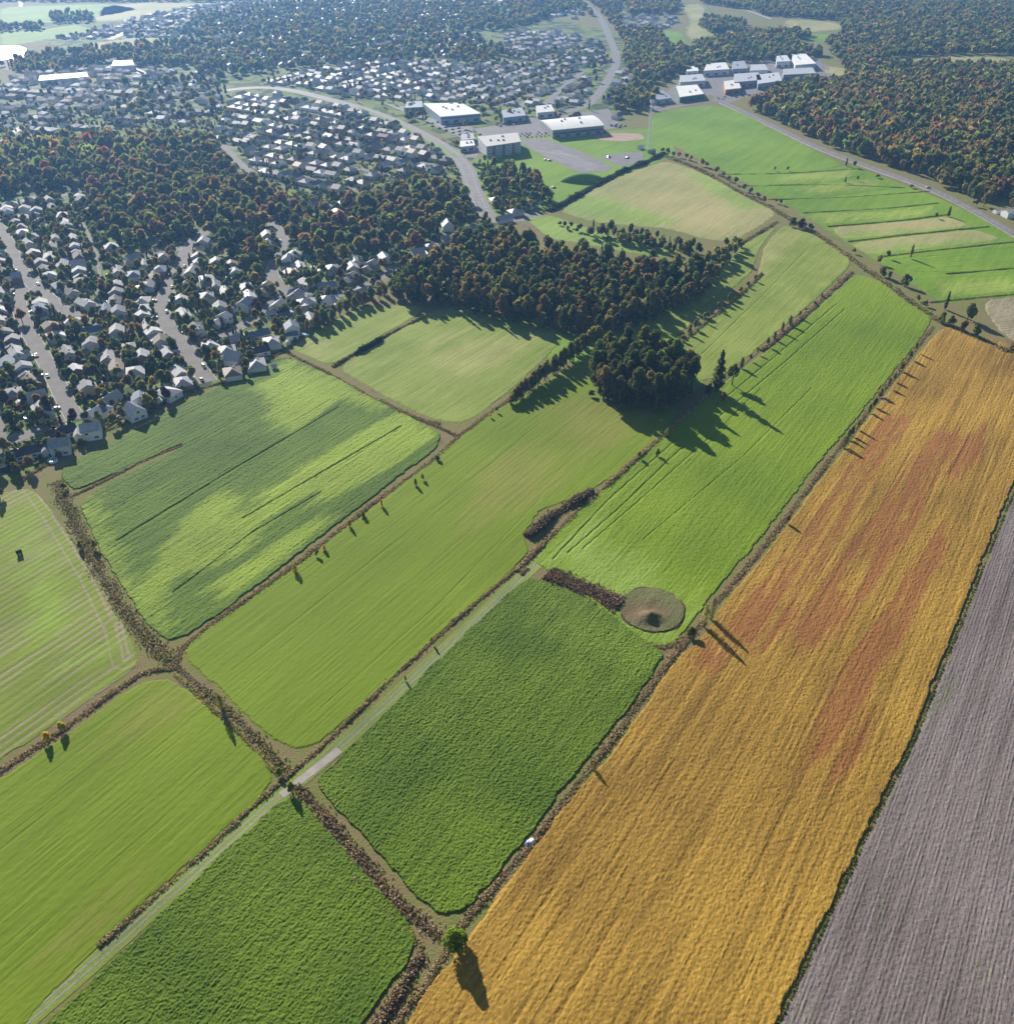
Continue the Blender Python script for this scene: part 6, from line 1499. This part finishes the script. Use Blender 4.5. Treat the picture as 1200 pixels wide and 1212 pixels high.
# ---------------------------------------------------------------- small things in the gardens
si = pi_ = fi = 0
for h in near:
    if P(h[0], h[1])[1] < 300: continue
    rr = random.Random(int(h[0] * 11 + h[1] * 5)); c, s = math.cos(h[2]), math.sin(h[2])
    def loc(lx, ly): return (h[0] + lx * c - ly * s, h[1] + lx * s + ly * c)
    w = h[12]
    u = rr.random()
    if u < .55:
        x, y = loc(rr.uniform(-5, 5), 9.3); px, py = P(x, y)
        if off_road(x, y, 2):
            wc = rr.choice([(.75, .75, .74), (.7, .68, .62), (.25, .35, .5), (.3, .2, .14)]); cabin(f'small garden shed behind the {w}', px, py, 3.2, 2.6, 2.3, wc, rr.choice([(.5, .5, .5), (.15, .15, .17), (.6, .6, .58)]), h[2] + rr.choice([0, 1.57]), group='garden sheds'); si += 1
    if u > .45 and rr.random() < .16:
        x, y = loc(rr.choice([-3.5, 3.5]), 7.6)
        if off_road(x, y, 3):
            t = thing('swimming_pool', f'round blue pool behind the {w}', 'pool', (x, y, 0), 0, 'garden pools')
            b = MB(); n = 20
            for i in range(n):
                a0, a1 = 2 * math.pi * i / n, 2 * math.pi * (i + 1) / n
                for r0, r1, z0, z1 in ((2.3, 2.3, 0, 1.25), (2.3, 2.15, 1.25, 1.25), (2.15, 2.15, 1.25, .9)):
                    b.quad((r0 * math.cos(a0), r0 * math.sin(a0), z0), (r0 * math.cos(a1), r0 * math.sin(a1), z0), (r1 * math.cos(a1), r1 * math.sin(a1), z1), (r1 * math.cos(a0), r1 * math.sin(a0), z1), (.75, .78, .8))
            b.build('pool_wall', M['paint'], t)
            b = MB()
            for i in range(n): b.tri((0, 0, 1.1), (2.14 * math.cos(2 * math.pi * i / n), 2.14 * math.sin(2 * math.pi * i / n), 1.1), (2.14 * math.cos(2 * math.pi * (i + 1) / n), 2.14 * math.sin(2 * math.pi * (i + 1) / n), 1.1), (.05, .33, .45))
            b.build('water', M['water'], t); pi_ += 1
    if rr.random() < .5 and h[6] != 'infill':
        t = thing('garden_fence', f"{'white' if u < .5 else 'brown wooden'} fence behind the {w}", 'fence', (*loc(0, 11.6), 0), h[2], 'garden fences')
        kc = (.7, .7, .68) if u < .5 else (.28, .2, .13)
        b = MB(); b.box(-6.4, 6.4, -.04, .04, .15, 1.55, kc); b.build('panel', M['siding'], t)
        b = MB()
        for i in range(7): b.box(-6.45 + i * 2.15, -6.33 + i * 2.15, -.07, .07, 0, 1.75, kc)
        b.build('posts', M['siding'], t); fi += 1
# white debris caught in the ditch
x, y = G(627, 998); t = thing('tarp', 'crumpled blue and white tarp lying in the gold field ditch', 'tarp', (x, y, .1), .6)
for nm, k, ox, sz in (('blue_sheet', (.15, .25, .6), -.7, .9), ('white_sheet', (.75, .76, .78), .5, 1.2)):
    g = np.linspace(-1, 1, 9); X, Y = np.meshgrid(g, g); Z = .5 * (1 - X ** 2) * (1 - Y ** 2) + .35 * vn(X * 3 + 5, Y * 3 + ox, 3)
    idx = np.arange(81).reshape(9, 9); Fq = np.stack([idx[:-1, :-1].ravel(), idx[:-1, 1:].ravel(), idx[1:, 1:].ravel(), idx[1:, :-1].ravel()], 1)
    link(nm, mesh_np(nm, np.stack([X.ravel() * sz + ox, Y.ravel() * sz * .8, Z.ravel()], 1), Fq, [M['siding']], np.array([k])), t)
# lamp posts along the boulevard
def lamp(px, py, label, h_=11):
    x, y = G(px, py); t = thing('street_lamp', label, 'street lamp', (x, y, 0), .5, 'boulevard lamps')
    b = MB(); b.cyl(0, 0, 0, h_, .14, .09, 8, (.6, .6, .62)); b.build('pole', M['steel'], t)
    b = MB(); b.seg((0, 0, h_ - .1), (1.8, 0, h_ + .3), .07, .06, (.6, .6, .62)); ar = b.build('arm', M['steel'], t)
    b = MB(); b.box(1.6, 2.5, -.18, .18, h_ + .2, h_ + .36, (.5, .5, .5)); b.build('lamp_head', M['steel'], ar)
for i, (px, py) in enumerate([(497,190),(420,136),(462,148),(552,214),(564,244),(586,140),(664,140),(706,122)]):
    lamp(px, py, f"slim grey lamp post beside the boulevard, {ordinal(i)} of the surveyed row" if False else f"slim grey lamp post {['by the last houses left of the store','at the far left curve of the boulevard','on the boulevard median left of the store','at the bend near the apartment block','at the boulevard end near the middle wood','in the car park behind the apartment block','in front of the far boulevard behind the arena','on the far boulevard among houses'][i]}", 14 if i == 0 else 10)

# ---------------------------------------------------------------- air
def haze():
    b = MB(); b.box(-3600, 3600, -500, 4600, -1, 245, (1, 1, 1))
    m = bpy.data.materials.new('haze'); m.use_nodes = True; nt = m.node_tree
    for n in list(nt.nodes):
        if n.type != 'OUTPUT_MATERIAL': nt.nodes.remove(n)
    v = nt.nodes.new('ShaderNodeVolumePrincipled'); v.inputs['Density'].default_value = HAZE_D
    v.inputs['Color'].default_value = HAZE_C; v.inputs['Anisotropy'].default_value = HAZE_G
    nt.links.new(v.outputs[0], [n for n in nt.nodes if n.type == 'OUTPUT_MATERIAL'][0].inputs['Volume'])
    o = b.build('haze', m); tag(o, 'thin blue haze', None, None, 'stuff')
HAZE_D, HAZE_C, HAZE_G = .0001, (.24, .5, 1.0, 1), .45
haze()
dup = {k: v for k, v in USED.items() if len(v) > 1}
print('DUP LABELS', len(dup), list(dup.items())[:12])

for k in USED:
    if len(k.split()) > 16: print('LONG', len(k.split()), k)
